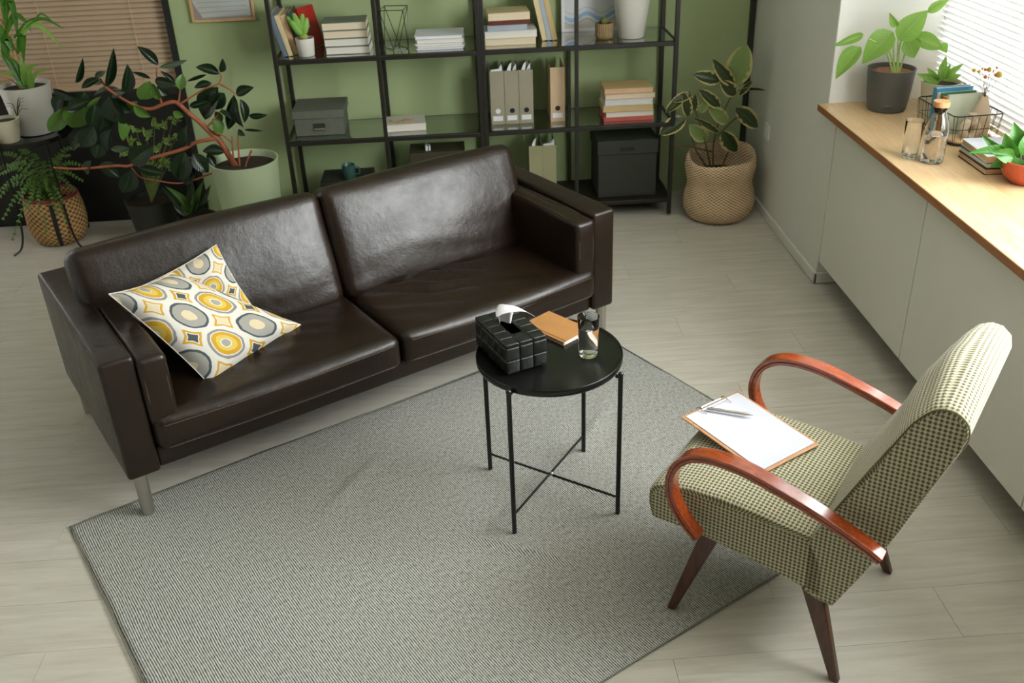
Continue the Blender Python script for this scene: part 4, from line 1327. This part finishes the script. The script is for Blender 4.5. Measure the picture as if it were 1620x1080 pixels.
# ============================================================ BASKET PLANT (right)
BC = Vector((1.392, 4.985, 0))
p = thing('basket_plant', 'variegated rubber plant in a tall woven seagrass basket in the corner', 'plant', tuple(BC))
def bw_(r_, z, a):
    k = z / .37
    return (r_ * (1 + .02 * math.sin(a * 2 + 1) + .015 * math.sin(3 * a + z * 20)) , z + (.022 * math.sin(a + .5) + .008 * math.sin(3 * a)) * max(0, k) ** 2)
m_bask = M_weave('seagrass_weave', (124, 90, 60), (230, 202, 164), 44, 62)
q = MB(); q.lathe([(.135, 0), (.165, .012), (.186, .05), (.193, .10), (.186, .145), (.173, .185), (.172, .215), (.180, .25), (.188, .29), (.184, .33), (.174, .352), (.165, .348), (.166, .30), (.160, .22)], 72, wob=bw_); q.build('woven_basket', m_bask, p, smooth=True, angle=180)
q = MB(); q.lathe([(.162, .235), (.08, .24), (.001, .24)], 30, capb=False); q.build('soil', m_soil, p, smooth=True)
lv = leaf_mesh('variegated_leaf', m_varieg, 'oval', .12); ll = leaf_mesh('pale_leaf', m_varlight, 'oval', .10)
y = 5.02
stems(p, [[(1130, 285), (1128, 240), (1135, 200), (1150, 165), (1163, 138)], [(1128, 285), (1118, 235), (1105, 190), (1095, 160), (1090, 145)], [(1135, 280), (1150, 245), (1165, 215)], [(1122, 270), (1100, 235), (1092, 205)], [(1135, 215), (1160, 190), (1178, 180)], [(1128, 240), (1080, 230), (1062, 236)]], y, .006, .003, m_twigbrown)
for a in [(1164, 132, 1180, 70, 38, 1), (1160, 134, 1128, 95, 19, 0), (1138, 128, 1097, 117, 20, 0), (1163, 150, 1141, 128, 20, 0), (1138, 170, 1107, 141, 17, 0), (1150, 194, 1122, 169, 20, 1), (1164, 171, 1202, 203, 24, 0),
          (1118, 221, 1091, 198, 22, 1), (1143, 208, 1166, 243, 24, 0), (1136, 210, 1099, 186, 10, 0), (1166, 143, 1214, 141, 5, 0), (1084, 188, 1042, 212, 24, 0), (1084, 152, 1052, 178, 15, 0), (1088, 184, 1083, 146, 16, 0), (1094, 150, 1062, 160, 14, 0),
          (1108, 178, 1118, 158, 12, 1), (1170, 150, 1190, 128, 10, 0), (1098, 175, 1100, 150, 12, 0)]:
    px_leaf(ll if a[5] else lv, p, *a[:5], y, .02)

# ============================================================ RUBBER PLANT (left, green pot)
GC = Yp(385, 253, 4.85)
p = thing('rubber_plant', 'big leggy rubber plant with reddish branches in a pale green pot behind the sofa', 'plant', (GC.x, 4.86, 0))
m_gpot = M('pale_green_pot', (172, 186, 150), .5, 0, .03)
zr = GC.z
q = MB(); q.lathe([(.125, 0), (.135, .006), (.168, zr - .02), (.172, zr), (.166, zr + .001), (.162, zr - .01), (.158, zr - .05), (.001, zr - .05)], 56); q.build('pot', m_gpot, p, smooth=True, angle=45)
q = MB(); q.lathe([(.159, zr - .035), (.10, zr - .028), (.001, zr - .03)], 30, capb=False); q.build('soil', m_soil, p, smooth=True)
y = 4.84
stems(p, [[(378, 272, 4.86), (362, 246, 4.85), (347, 222, 4.84), (333, 210, 4.83), (318, 195, 4.82), (300, 180, 4.8), (286, 167, 4.8)]], y, .016, .010, m_bark, 'trunk', 10)
stems(p, [[(286, 167), (276, 161), (258, 165), (240, 172), (222, 170), (200, 160), (180, 147), (168, 138), (158, 124)], [(341, 219), (310, 225), (292, 235), (265, 243), (240, 250), (206, 262), (185, 262), (150, 265), (120, 267), (85, 265)]], y - .02, .010, .005, m_bark, 'branch')
stems(p, [[(256, 164), (250, 140), (247, 106)], [(284, 165), (300, 155), (325, 140), (345, 133), (350, 122), (348, 115)], [(348, 133), (363, 141), (374, 150)], [(372, 268), (350, 270), (330, 276), (309, 284), (280, 290), (240, 284), (222, 280), (208, 265)],
          [(379, 262), (377, 230), (377, 208)], [(370, 256), (368, 235), (367, 215)], [(330, 206), (352, 214), (367, 226)], [(398, 238), (392, 252), (388, 264)], [(283, 160), (284, 150), (285, 140)], [(325, 203), (338, 190), (352, 172)]], y - .02, .0055, .0028, m_bark, 'twig')
ld = leaf_mesh('rubber_leaf', m_rubber, 'ellipse', .22, .2); lg_ = leaf_mesh('pale_rubber_leaf', m_rubberlight, 'ellipse', .2, .16); ls = leaf_mesh('sheen_toned_rubber_leaf', m_silver, 'ellipse', .22)
RL = [(120, 131, 133, 96, 9, 0), (167, 137, 183, 81, 13, 0), (196, 147, 206, 106, 19, 0), (250, 103, 219, 72, 14, 0), (252, 106, 296, 97, 8, 2), (162, 132, 138, 124, 9, 2), (157, 124, 126, 139, 11, 0), (150, 122, 166, 113, 8, 2), (188, 140, 141, 146, 9, 2),
      (238, 124, 209, 113, 6, 0), (237, 128, 222, 162, 24, 1), (242, 132, 252, 162, 16, 1), (245, 127, 276, 134, 16, 0), (277, 131, 255, 112, 7, 0), (285, 142, 288, 117, 15, 1), (217, 160, 193, 178, 14, 1), (212, 166, 237, 188, 16, 1), (160, 153, 132, 196, 13, 1),
      (173, 152, 192, 200, 36, 0), (188, 190, 200, 224, 20, 1), (198, 146, 172, 153, 9, 2), (134, 145, 122, 170, 20, 0), (112, 166, 72, 214, 22, 1), (126, 160, 114, 208, 34, 1), (84, 141, 120, 158, 14, 0), (150, 165, 146, 205, 26, 0), (168, 175, 160, 215, 22, 0),
      (274, 176, 290, 186, 12, 1), (347, 117, 310, 103, 15, 0), (350, 114, 353, 95, 10, 0), (327, 118, 294, 129, 5, 0), (335, 132, 306, 137, 11, 0), (345, 138, 316, 190, 34, 0), (355, 147, 335, 174, 22, 0), (374, 150, 398, 137, 15, 0), (370, 150, 362, 210, 18, 0),
      (375, 158, 378, 204, 21, 0), (380, 157, 391, 195, 14, 0), (394, 183, 421, 183, 9, 0), (387, 205, 414, 207, 4, 0), (348, 175, 368, 187, 8, 0), (336, 188, 353, 216, 20, 1), (377, 205, 386, 215, 9, 0),
      (296, 232, 291, 201, 22, 0), (292, 240, 282, 290, 31, 0), (303, 250, 292, 297, 22, 0), (305, 243, 330, 274, 22, 0), (354, 241, 320, 236, 17, 0), (328, 243, 342, 264, 12, 0),
      (206, 257, 240, 232, 28, 0), (208, 269, 196, 309, 27, 0), (159, 259, 189, 279, 20, 0), (206, 235, 171, 236, 10, 2), (221, 267, 259, 274, 15, 0), (157, 228, 152, 251, 20, 0), (144, 254, 134, 276, 16, 0), (300, 168, 330, 160, 10, 0), (340, 176, 352, 196, 12, 1), (265, 150, 250, 138, 12, 0),
      (178, 160, 205, 178, 20, 0), (140, 160, 100, 175, 18, 0), (148, 200, 128, 236, 24, 0), (100, 150, 84, 178, 18, 0), (176, 205, 164, 240, 22, 0), (130, 205, 110, 238, 20, 0)]
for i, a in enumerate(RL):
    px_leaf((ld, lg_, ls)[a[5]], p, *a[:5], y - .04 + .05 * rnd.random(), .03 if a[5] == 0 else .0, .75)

# small variegated plant in dark pot
D0 = Zp(238, 352, 0)
p = thing('potted_plant', 'small pale-leaved bushy plant in a dark pot under the rubber plant branches', 'plant', (-1.69, 5.10, 0))
m_dpot = M('charcoal_pot', (40, 40, 34), .6)
q = MB(); q.lathe([(.09, 0), (.10, .005), (.135, .235), (.138, .24), (.130, .24), (.125, .21), (.001, .21)], 36); q.build('pot', m_dpot, p, smooth=True, angle=50)
q = MB(); q.lathe([(.126, .211), (.001, .213)], 20, capb=False); q.build('soil', m_soil, p)
lsm = leaf_mesh('small_pale_leaf', m_small, 'point', .2)
tops = [(215, 205), (232, 212), (245, 196), (262, 200), (275, 188), (283, 212), (268, 222), (250, 232), (225, 232), (205, 222), (198, 240), (255, 255), (270, 262), (240, 262), (288, 250)]
stems(p, [[(240, 320), (240 + (a - 240) * .5, 270 + (b - 270) * .3), (a, b)] for a, b in tops], 5.05, .003, .0015, m_twig)
for a, b in tops:
    for k in range(5):
        an = rnd.uniform(0, 2 * PI); L_ = rnd.uniform(9, 15); px_leaf(lsm, p, a + rnd.uniform(-3, 3), b + rnd.uniform(-3, 6), a + L_ * math.cos(an), b + L_ * math.sin(an) * .8, rnd.uniform(3.5, 6), 5.04, .02, .8)
# red-green plant
p = thing('potted_plant', 'low plant with green and wine-red leaves in a dark pot right behind the sofa', 'plant', (-1.42, 4.95, 0))
q = MB(); q.lathe([(.07, 0), (.075, .004), (.10, .175), (.101, .18), (.095, .18), (.092, .16), (.001, .16)], 30); q.build('pot', m_dpot, p, smooth=True, angle=50)
q = MB(); q.lathe([(.093, .161), (.001, .162)], 20, capb=False); q.build('soil', m_soil, p)
lr = leaf_mesh('red_green_leaf', m_redleaf, 'point', .3); lr2 = leaf_mesh('olive_leaf', m_rubberlight, 'point', .3)
for i, a in enumerate([(303, 335, 270, 292, 12), (303, 335, 252, 300, 9), (305, 335, 300, 285, 14), (307, 335, 315, 290, 11), (307, 336, 332, 300, 12), (306, 337, 322, 315, 10), (302, 338, 285, 318, 12), (300, 340, 268, 322, 10)]):
    px_leaf(lr if i % 3 else lr2, p, *a, 4.93, .05, .5)

# ============================================================ BLACK PLANT TABLE with pots
PT = Vector((-2.27, 5.165, 0))
p = thing('plant_table', 'round black tray table with curved legs holding pots at the left edge', 'table', tuple(PT))
q = MB(); q.lathe([(.001, .590), (.215, .590), (.225, .596), (.228, .618), (.224, .618), (.219, .601), (.001, .6)], 56, capb=False); q.build('tray', M('glossy_black_tray', (18, 18, 16), .15), p, smooth=True, angle=40)
for k in range(4):
    a = R(-38 + 90 * k); c_, s_ = math.cos(a), math.sin(a)
    rb_ = .255 if k in (0, 3) else .20
    q = MB(); q.tube(smooth_path([(c_ * .16, s_ * .16, .59), (c_ * .165, s_ * .165, .3), (c_ * .175, s_ * .175, .12), (c_ * .205, s_ * .205, .03), (c_ * rb_, s_ * rb_ if s_ < 0 else min(s_ * rb_, .2), .006)], 5), .006, 8); q.build('leg', m_black, p, smooth=True)
# white pot with strap-leaved plant
PZ = .6015
p = thing('potted_palm', 'strap-leaved green plant in a large white pot on the black plant table', 'plant', (-2.235, 5.215, PZ))
q = MB(); q.lathe([(.088, 0), (.095, .004), (.125, .245), (.127, .25), (.120, .25), (.117, .225), (.001, .225)], 40); q.build('pot', m_whitepot, p, smooth=True, angle=50)
q = MB(); q.lathe([(.117, .228), (.001, .23)], 20, capb=False); q.build('soil', m_soil, p)
m_cane = M('golden_cane', (176, 128, 50), .5)
yy = 5.2
stems(p, [[(50, 150), (38, 115), (25, 80), (12, 50), (0, 30)], [(46, 150), (30, 110), (15, 70), (3, 20), (-4, -30)], [(52, 150), (42, 120), (30, 95)], [(44, 150), (20, 128), (0, 122)]], yy, .005, .003, m_cane, 'cane')
lp = leaf_mesh('strap_leaf', m_palm, 'strap', .25, .2, 10); lpb = leaf_mesh('bright_strap_leaf', m_bright, 'strap', .25, .2, 10)
def strap(me, parent, pts, wpx, y):
    P_ = smooth_path([Yp(a, b, y) for a, b in pts], 5); n = len(P_); wv = wpx * (P_[0] - CAM).length / FPX; vs = []; fs = []; uvs = []
    for i, c0 in enumerate(P_):
        d = (P_[min(i + 1, n - 1)] - P_[max(0, i - 1)]).normalized(); vw = (CAM - c0).normalized(); s_ = d.cross(vw).normalized(); t = i / (n - 1)
        w_ = wv * .5 * min(1, .35 + t * 3) * (1 - t ** 3) + .0006
        for k, e in ((-1, .25), (0, 0), (1, .25)): vs.append(c0 + s_ * (k * w_) + vw * (e * w_))
    for i in range(n - 1):
        for j in (0, 1): a = i * 3 + j; fs.append((a, a + 1, a + 4, a + 3)); uvs.append([(j / 2, i / n), ((j + 1) / 2, i / n), ((j + 1) / 2, (i + 1) / n), (j / 2, (i + 1) / n)])
    MB().add(vs, fs, uvs).build('leaf', me, parent, smooth=True, angle=180, world=True)
for pts, w_, b_ in [([(22, 60), (45, 36), (70, 30), (102, 46)], 5, 0), ([(25, 70), (48, 38), (72, 48), (100, 78)], 6, 1), ([(10, 55), (22, 25), (38, 32), (50, 52)], 6, 0), ([(28, 85), (35, 55), (36, 75), (38, 100)], 8, 0), ([(20, 80), (10, 60), (8, 90), (18, 112)], 9, 0),
                    ([(45, 140), (44, 120), (50, 105), (62, 102)], 6, 1), ([(48, 138), (55, 118), (66, 112), (78, 110)], 4, 1), ([(40, 140), (30, 110), (20, 95), (0, 88)], 5, 0), ([(0, 40), (8, 70), (14, 100)], 10, 0), ([(5, 10), (2, -20), (8, 20), (12, 55)], 8, 0),
                    ([(40, 135), (38, 110), (32, 92)], 9, 1), ([(42, 140), (30, 125), (20, 100)], 9, 0), ([(36, 130), (22, 108), (2, 78)], 7, 0), ([(8, 30), (16, 0), (24, 30), (28, 60)], 7, 0), ([(50, 142), (48, 122), (43, 104)], 7, 1), ([(55, 30), (66, 22), (80, 32), (88, 40)], 2, 0), ([(40, 138), (26, 122), (10, 116), (0, 118)], 5, 1)]:
    strap(m_bright if b_ else m_palm, p, pts, w_ * 1.2, yy - .02)
# small cream pot with wiry plant
q0 = Zp(30, 213, .6)
p = thing('potted_plant', 'thin wiry plant in a small cream pot on the front of the plant table', 'plant', (q0.x - .0, 5.06, PZ))
q = MB(); q.lathe([(.047, 0), (.050, .003), (.066, .085), (.070, .086), (.073, .118), (.066, .118), (.063, .1), (.001, .1)], 32); q.build('pot', m_creampot, p, smooth=True, angle=45)
q = MB(); q.lathe([(.063, .103), (.001, .105)], 20, capb=False); q.build('soil', m_soil, p)
tw = []
for k in range(16):
    ex_ = rnd.uniform(-22, 30); ey_ = rnd.uniform(-32, -5); tw.append([(27, 184), (27 + ex_ * .4, 180 + ey_ * .7), (27 + ex_, 184 + ey_)])
stems(p, tw, 5.06, .0016, .0008, M('dark_green_twig', (44, 56, 30), .6), 'stem', 5)

# fern in basket
FB = Vector((-2.245, 5.185, 0))
p = thing('fern_basket', 'bushy fern in a round woven basket with a black stripe under the plant table', 'plant', tuple(FB))
m_fb = M_weave('straw_weave_dark_gaps', (52, 34, 16), (190, 148, 92), 26, 36)
q = MB(); q.lathe([(.10, 0), (.125, .01), (.148, .06), (.156, .12), (.153, .19), (.143, .25), (.135, .262), (.128, .25), (.13, .2)], 60); bsk = q.build('woven_basket', m_fb, p, smooth=True, angle=180)
q = MB(); q.lathe([(.137, .25), (.142, .262), (.134, .272), (.127, .262)], 48, capb=False); q.build('red_rim', M('wine_red_band', (120, 34, 34), .7), bsk, smooth=True)
q = MB(); a0 = R(-72)
vs = []; fs = []
pr = [(.128, .008), (.151, .06), (.159, .12), (.156, .19), (.146, .25)]
for r_, z in pr:
    for k in (-1, 1): vs.append((r_ * math.cos(a0 + k * .075), r_ * math.sin(a0 + k * .075), z))
for i in range(4): fs.append((2 * i, 2 * i + 1, 2 * i + 3, 2 * i + 2))
q.add(vs, fs); q.build('black_stripe', m_dark, bsk, smooth=True)
q = MB(); q.lathe([(.13, .21), (.001, .22)], 20, capb=False); q.build('soil', m_soil, p)
def frond(parent, pts, L0, y):
    P_ = smooth_path(pts, 7); n = len(P_); mb = MB()
    mb.tube(P_, [.0016] * n, 4)
    for i in range(1, n):
        t = i / (n - 1); d = (P_[i] - P_[i - 1]).normalized(); vw = (CAM - P_[i]).normalized(); s_ = d.cross(vw).normalized()
        l_ = L0 * (1 - t * .75) * min(1, .4 + t * 3)
        for k in (-1, 1):
            b = P_[i]; tip = b + (s_ * k + d * .45).normalized() * l_ + Vector((0, 0, -.25 * l_)); w_ = d * .0055
            mb.add([b - w_, b + w_, (b + tip) / 2 + w_ * 1.1, tip, (b + tip) / 2 - w_ * 1.1], [(0, 1, 2, 3, 4)], [[(.5, 0)] * 5])
    mb.build('frond', m_fern, parent, world=True)
base = FB + Vector((0, 0, .24))
for tx_, ty_, yy in [(5, 345, 4.95), (20, 378, 4.93), (0, 300, 5.0), (-10, 320, 5.0), (12, 262, 5.05), (30, 235, 5.1), (50, 245, 5.12), (70, 260, 5.1), (-15, 270, 5.05), (60, 335, 4.96), (72, 368, 4.99), (45, 330, 4.95), (90, 340, 4.98), (100, 320, 5.0), (118, 300, 5.05), (130, 285, 5.1), (110, 245, 5.1), (125, 230, 5.12), (95, 255, 5.1), (10, 225, 5.1), (-5, 242, 5.1), (75, 300, 4.98), (30, 320, 4.95), (105, 350, 5.0), (135, 262, 5.1), (0, 275, 5.0)]:
    tip = Yp(tx_, ty_, yy); mid = (base + tip) / 2 + Vector((0, 0, .10)); frond(p, [base, mid, tip], .034, yy)

# ============================================================ THINGS ON THE WORKTOP
SZ = .8305
p = thing('potted_plant', 'broad-leaved bright green plant in a dark grey pot on the worktop', 'plant', (1.842, 4.065, SZ))
m_gp = M('anthracite_planter', (84, 84, 80), .5, 0, .05)
q = MB(); q.lathe([(.072, 0), (.080, .004), (.088, .06), (.098, .172), (.099, .176), (.093, .176), (.090, .155), (.001, .155)], 48); q.build('pot', m_gp, p, smooth=True, angle=50)
q = MB(); q.lathe([(.091, .157), (.06, .162), (.001, .162)], 24, capb=False); q.build('soil', M('clay_pebbles', (140, 92, 66), .9, 0, .4, 70, 1, 90), p)
q = MB(); q.soft((-.030, -.082, .032), (.034, .012, .012), .005, 3); q.build('water_spout', m_gp, p, smooth=True, angle=180)
y = 4.04
lb = leaf_mesh('broad_leaf', m_bright, 'point', .22, .14)
SB = [(1413, 50, 1362, 98, 34), (1362, 74, 1318, 121, 26), (1366, 54, 1320, 73, 12), (1420, 64, 1469, 14, 32), (1467, 20, 1504, -4, 13), (1442, 56, 1500, 78, 22), (1434, 60, 1450, 93, 28), (1419, 42, 1407, 24, 11), (1490, 68, 1497, 84, 12)]
stems(p, [[(1416, 122), (1412, 95), (1400, 68)], [(1417, 122), (1414, 90), (1414, 52)], [(1418, 122), (1420, 90), (1421, 62)], [(1420, 122), (1430, 90), (1440, 55)], [(1415, 122), (1405, 90), (1395, 72), (1375, 62)], [(1421, 122), (1424, 70), (1445, 40), (1468, 19)]], y, .0045, .0028, M('pale_green_stem', (160, 186, 104), .5))
for i, a in enumerate(SB): px_leaf(lb, p, *a, y, .03, .35)

p = thing('potted_plant', 'small bright green plant in a cream pot behind the wire basket', 'plant', (1.985, 3.90, SZ))
q = MB(); q.lathe([(.055, 0), (.060, .003), (.078, .150), (.079, .154), (.073, .154), (.071, .135), (.001, .135)], 36); q.build('pot', m_creampot, p, smooth=True, angle=50)
q = MB(); q.lathe([(.071, .138), (.001, .140)], 20, capb=False); q.build('soil', m_soil, p)
for i, (a) in enumerate([(1488, 128, 1452, 118, 12), (1490, 128, 1495, 88, 12), (1492, 126, 1527, 97, 9), (1494, 128, 1525, 116, 8), (1484, 130, 1468, 108, 10), (1486, 130, 1462, 128, 10), (1492, 126, 1505, 100, 8)]): px_leaf(lb, p, *a, 3.88, .0, .4)

# wire basket
BK = Vector((1.905, 3.56, SZ))
kx, ky = .125, .225; rz_ = R(-6)
# corners measured from the rim
c1 = Zp(1464, 153, .945); c2 = Zp(1512, 186, .945); c3 = Zp(1590, 180, .945)
e2 = c3 - c2; rz_ = math.atan2(e2.y, e2.x)
p = thing('wire_basket', 'black wire basket with books and vases on the worktop', 'basket', (c2.x, c2.y, SZ), rz_)
bx_ = e2.length; e1 = c1 - c2; by_ = max(.2, e1.length)
bh_ = .115
def rr(x0, y0, x1, y1, z, r=.02):
    pts = []
    for cx_, cy_, a0_ in ((x1 - r, y1 - r, 0), (x0 + r, y1 - r, 90), (x0 + r, y0 + r, 180), (x1 - r, y0 + r, 270)):
        for k in range(5): a = R(a0_ + 22.5 * k); pts.append((cx_ + r * math.cos(a), cy_ + r * math.sin(a), z))
    return pts + [pts[0]]
q = MB(); q.tube(rr(0, 0, bx_, by_, bh_), .0026, 6); q.build('rim_wire', m_black, p, smooth=True)
q = MB()
q.tube(rr(.012, .012, bx_ - .012, by_ - .012, .003), .0018, 5); q.tube(rr(.006, .006, bx_ - .006, by_ - .006, .06), .0013, 5)
nxw = 6; nyw = 7
for i in range(nxw + 1):
    x = .01 + (bx_ - .02) * i / nxw; xb = .018 + (bx_ - .036) * i / nxw
    q.tube([(x, 0, bh_), (xb, .012, .003), (xb, by_ - .012, .003), (x, by_, bh_)], .0013, 5)
for i in range(nyw + 1):
    y_ = .01 + (by_ - .02) * i / nyw
    q.tube([(0, y_, bh_), (.012, y_, .003), (bx_ - .012, y_, .003), (bx_, y_, bh_)], .0013, 5)
q.build('side_wire', m_black, p)
WB = Matrix.Translation((c2.x, c2.y, SZ)) @ Euler((0, 0, rz_)).to_matrix().to_4x4()
# books standing in the basket
g7 = 'books standing in the wire basket'
def stand(label, x, y_, th, dp, h, cover, page, yaw=0):
    pos = WB @ Vector((x, y_, .006)); r_ = thing('book', label, 'book', tuple(pos), rz_ + R(yaw), g7)
    q = MB(); q.box((.002, .002, .003), (dp - .003, th - .002, h - .003)); q.build('pages', page, r_)
    for a, b, nm in ((0, .002, 'front_cover'), (th - .002, th, 'back_cover')): q = MB(); q.box((0, a, 0), (dp, b, h)); q.build(nm, cover, r_)
    q = MB(); q.box((-.0015, 0, 0), (.0015, th, h)); q.build('spine', cover, r_)
yb = by_ * .34
stand('pale sage-covered book, front one in the wire basket, its cover facing the room', .020, yb, .012, .150, .165, C('sage_cover', (186, 192, 170)), m_page_w)
stand('brown-spined book between the sage and green ones in the wire basket', .014, yb + .014, .020, .14, .155, C('brown_cover', (176, 112, 58)), m_page)
stand('slim dark green book in the middle of the wire basket books', .012, yb + .036, .009, .14, .165, C('green_cover', (52, 108, 86)), m_page)
stand('cream-spined book beside the blue one in the wire basket', .010, yb + .047, .020, .14, .160, C('off_white_cover', (220, 206, 184)), m_page_w)
stand('bright blue book at the back of the wire basket', .006, yb + .069, .024, .150, .175, C('bright_blue_cover', (54, 132, 170), .4), m_page_w)
# vases
def at_basket(px, py, z): return Zp(px, py, z)
m_beige = M('matte_beige_ceramic', (204, 184, 158), .7, 0, .04)
vp = WB @ Vector((bx_ * .80, by_ * .30, .005))
p = thing('bottle_vase', 'tall beige bottle vase with dried flowers in the wire basket', 'vase', tuple(vp))
q = MB(); q.lathe([(.030, 0), (.036, .004), (.038, .03), (.037, .07), (.031, .10), (.019, .135), (.0135, .15), (.0145, .158), (.0115, .158), (.010, .14), (.02, .1)], 32); q.build('body', m_beige, p, smooth=True, angle=180)
fl_ = thing('dried_flowers', 'dried yellow and orange billy-button flowers standing in the beige bottle vase', 'flowers', tuple(vp + Vector((0, 0, .15))))
hd = [(1541, 111, 3.0, 0), (1549, 113, 2.8, 0), (1565, 110, 3.6, 0), (1577, 107, 1.6, 1), (1580, 118, 5, 0), (1575, 119, 2.2, 1), (1559, 110, 2.4, 1), (1559, 122, 2.6, 1), (1572, 112, 1.6, 1), (1565, 119, 1.4, 1), (1556, 135, 1.3, 1), (1561, 139, 1.5, 1), (1554, 109, 1.4, 1)]
m_fy = M('mustard_flower', (184, 158, 56), .85, 0, .2, 90, .6, 200); m_fo = M('orange_flower', (196, 96, 44), .85)
for a, b, r_, k in hd:
    t_ = Yp(a, b, vp.y - .0); b0 = vp + Vector((0, 0, .152)); md = (t_ + b0) / 2 + Vector((rnd.uniform(-.004, .004), 0, -.004))
    st = MB(); st.tube([b0, md, t_], .0006, 4); s1_ = st.build('stem', m_twigbrown, fl_, world=True)
    q = MB(); q.ball(t_, r_ * 3.9 / FPX, 10, 6); q.build('flower_head', m_fo if k else m_fy, fl_, smooth=True, world=True)
vp2 = WB @ Vector((bx_ * .46, by_ * .13, .005))
p = thing('ring_vase', 'cream ring-shaped vase with a hole in the middle, in the wire basket', 'vase', tuple(vp2), rz_)
q = MB(); N = 24
for k in range(N + 1): pass
ringp = [(.026 * math.cos(2 * PI * k / 28), 0, .046 + .030 * math.sin(2 * PI * k / 28)) for k in range(29)]
q.tube(ringp, .0160, 12, cap=False); q.build('ring', m_beige, p, smooth=True, angle=180)
q = MB(); q.lathe([(.016, .080), (.0145, .092), (.0150, .104), (.0165, .107), (.0125, .107), (.011, .09)], 24); q.build('neck', m_beige, p, smooth=True, angle=180)
q = MB(); q.lathe([(.014, 0), (.017, .002), (.016, .02)], 24); q.build('foot', m_beige, p, smooth=True)
# coasters
cp = Zp(1514, 226, SZ)
for i in (0, 1):
    r_ = thing('coaster', ['round black-edged wooden coaster lying on the worktop beside the small books', 'pale wooden coaster lying on the black-edged one beside the small books'][i], 'coaster', (cp.x + .004 * i, cp.y + .0, SZ + .0105 * i), group='coasters on the worktop')
    q = MB(); q.lathe([(.001, 0), (.046, 0), (.0475, .002), (.0475, .008), (.046, .010), (.001, .010)], 32, capb=False); q.build('disc', m_pine if i else m_dark, r_, smooth=True, angle=40)
# carafe
cp = Zp(1477, 258, SZ)
p = thing('glass_carafe', 'clear glass carafe with a cork stopper, half full of water, on the worktop', 'carafe', (cp.x, cp.y + .02, SZ))
ro = [(.0005, 0), (.037, 0), (.0405, .004), (.0415, .05), (.0415, .125), (.036, .152), (.024, .180), (.0225, .195), (.0245, .208)]
ri = [(r_ - .0025 if r_ > .01 else r_, z) for r_, z in ro[2:]]; ri[0] = (.0375, .008)
q = MB(); q.lathe(ro + list(reversed(ri)) + [(.0005, .007)], 40, capb=False); q.build('bottle', m_clear, p, smooth=True, angle=50)
q = MB(); q.lathe([(.0005, .0075), (.0372, .0085), (.0388, .05), (.0388, .105), (.0005, .105)], 40, capb=False); q.build('water', m_water, p, smooth=True, angle=50)
q = MB(); q.lathe([(.0005, .182), (.0190, .182), (.0215, .206), (.0285, .207), (.0295, .213), (.0285, .226), (.0005, .227)], 32, capb=False); q.build('cork_stopper', M('cork', (186, 140, 96), .8, 0, .25, 80, .4, 120), p, smooth=True, angle=40)
# tumbler
cp = Zp(1441, 250, SZ)
p = thing('drinking_glass', 'empty tall clear glass standing on the worktop beside the carafe', 'glass', (cp.x, cp.y + .015, SZ))
q = MB(); q.lathe([(.0005, 0), (.0265, 0), (.029, .004), (.0335, .140), (.0325, .1405), (.0315, .139), (.0270, .014), (.0005, .012)], 36, capb=False); q.build('tumbler', m_clear, p, smooth=True, angle=50)
# stack of small books
f1 = Zp(1514, 247, SZ); f2 = Zp(1556, 277, SZ); dd = f2 - f1; az = math.atan2(dd.y, dd.x)
L_ = dd.length; nn = Vector((-math.sin(az), math.cos(az), 0))
cb = (f1 + f2) / 2 + nn * .085
g8 = 'small books stacked beside the red bowl'
for i, (h, cv, pg, lab) in enumerate(((.022, c_black, c_peach, 'black-covered small book at the bottom of the stack by the red bowl'), (.018, c_dgreen, m_page_w, 'slim dark-covered small book in the middle of the stack by the red bowl'), (.024, C('silver_white_cover', (200, 204, 214), .35), c_tan, 'white-topped small book on top of the stack by the red bowl'))):
    z0 = SZ + (0, .0225, .041)[i]
    book_at(lab, (cb.x + .003 * i, cb.y + .004 * i, z0), (L_ * (1, .98, 1.0)[i], .165, h), az + R((0, 1, -2)[i]), cv, pg, group=g8, spine='back')
# red bowl plant
bp = Zp(1612, 288, SZ)
p = thing('bowl_plant', 'leafy green plant in a shallow orange-red bowl at the right edge of the worktop', 'plant', (bp.x + .02, bp.y - .0, SZ))
q = MB(); q.lathe([(.045, 0), (.052, .003), (.075, .025), (.090, .055), (.096, .082), (.098, .086), (.092, .086), (.087, .07), (.001, .068)], 48); q.build('bowl', M('terracotta_red_glaze', (172, 74, 48), .45, 0, .06), p, smooth=True, angle=45)
q = MB(); q.lathe([(.087, .071), (.001, .074)], 24, capb=False); q.build('soil', m_soil, p)
m_hl = M_leaf('lush_green_leaf', (58, 110, 36), (112, 156, 70), .35, .5, transl=.25)
lh = leaf_mesh('lush_leaf', m_hl, 'point', .3, .14)
bb0 = Vector((bp.x + .02, bp.y, SZ + .074))
for i, a in enumerate([(1600, 245, 1542, 232, 16), (1600, 250, 1570, 262, 18), (1605, 248, 1588, 218, 22), (1612, 245, 1608, 198, 26), (1618, 246, 1645, 200, 30), (1600, 252, 1556, 220, 14), (1608, 255, 1590, 272, 20), (1615, 255, 1622, 280, 22), (1622, 250, 1655, 240, 28), (1610, 240, 1625, 215, 26), (1603, 250, 1575, 240, 20), (1596, 252, 1580, 228, 18), (1622, 252, 1650, 268, 24), (1612, 250, 1601, 236, 20), (1612, 250, 1606, 262, 18), (1595, 250, 1600, 225, 16)]):
    px_leaf(lh, p, *a, bp.y + .01 + .02 * math.sin(i * 3), .015, .5)
stems(p, [[(1612, 275), (1608, 255), (1602, 240)], [(1612, 275), (1615, 250), (1612, 225)], [(1612, 275), (1596, 255), (1575, 240)], [(1612, 275), (1625, 255), (1640, 225)]], bp.y, .003, .002, m_twig)
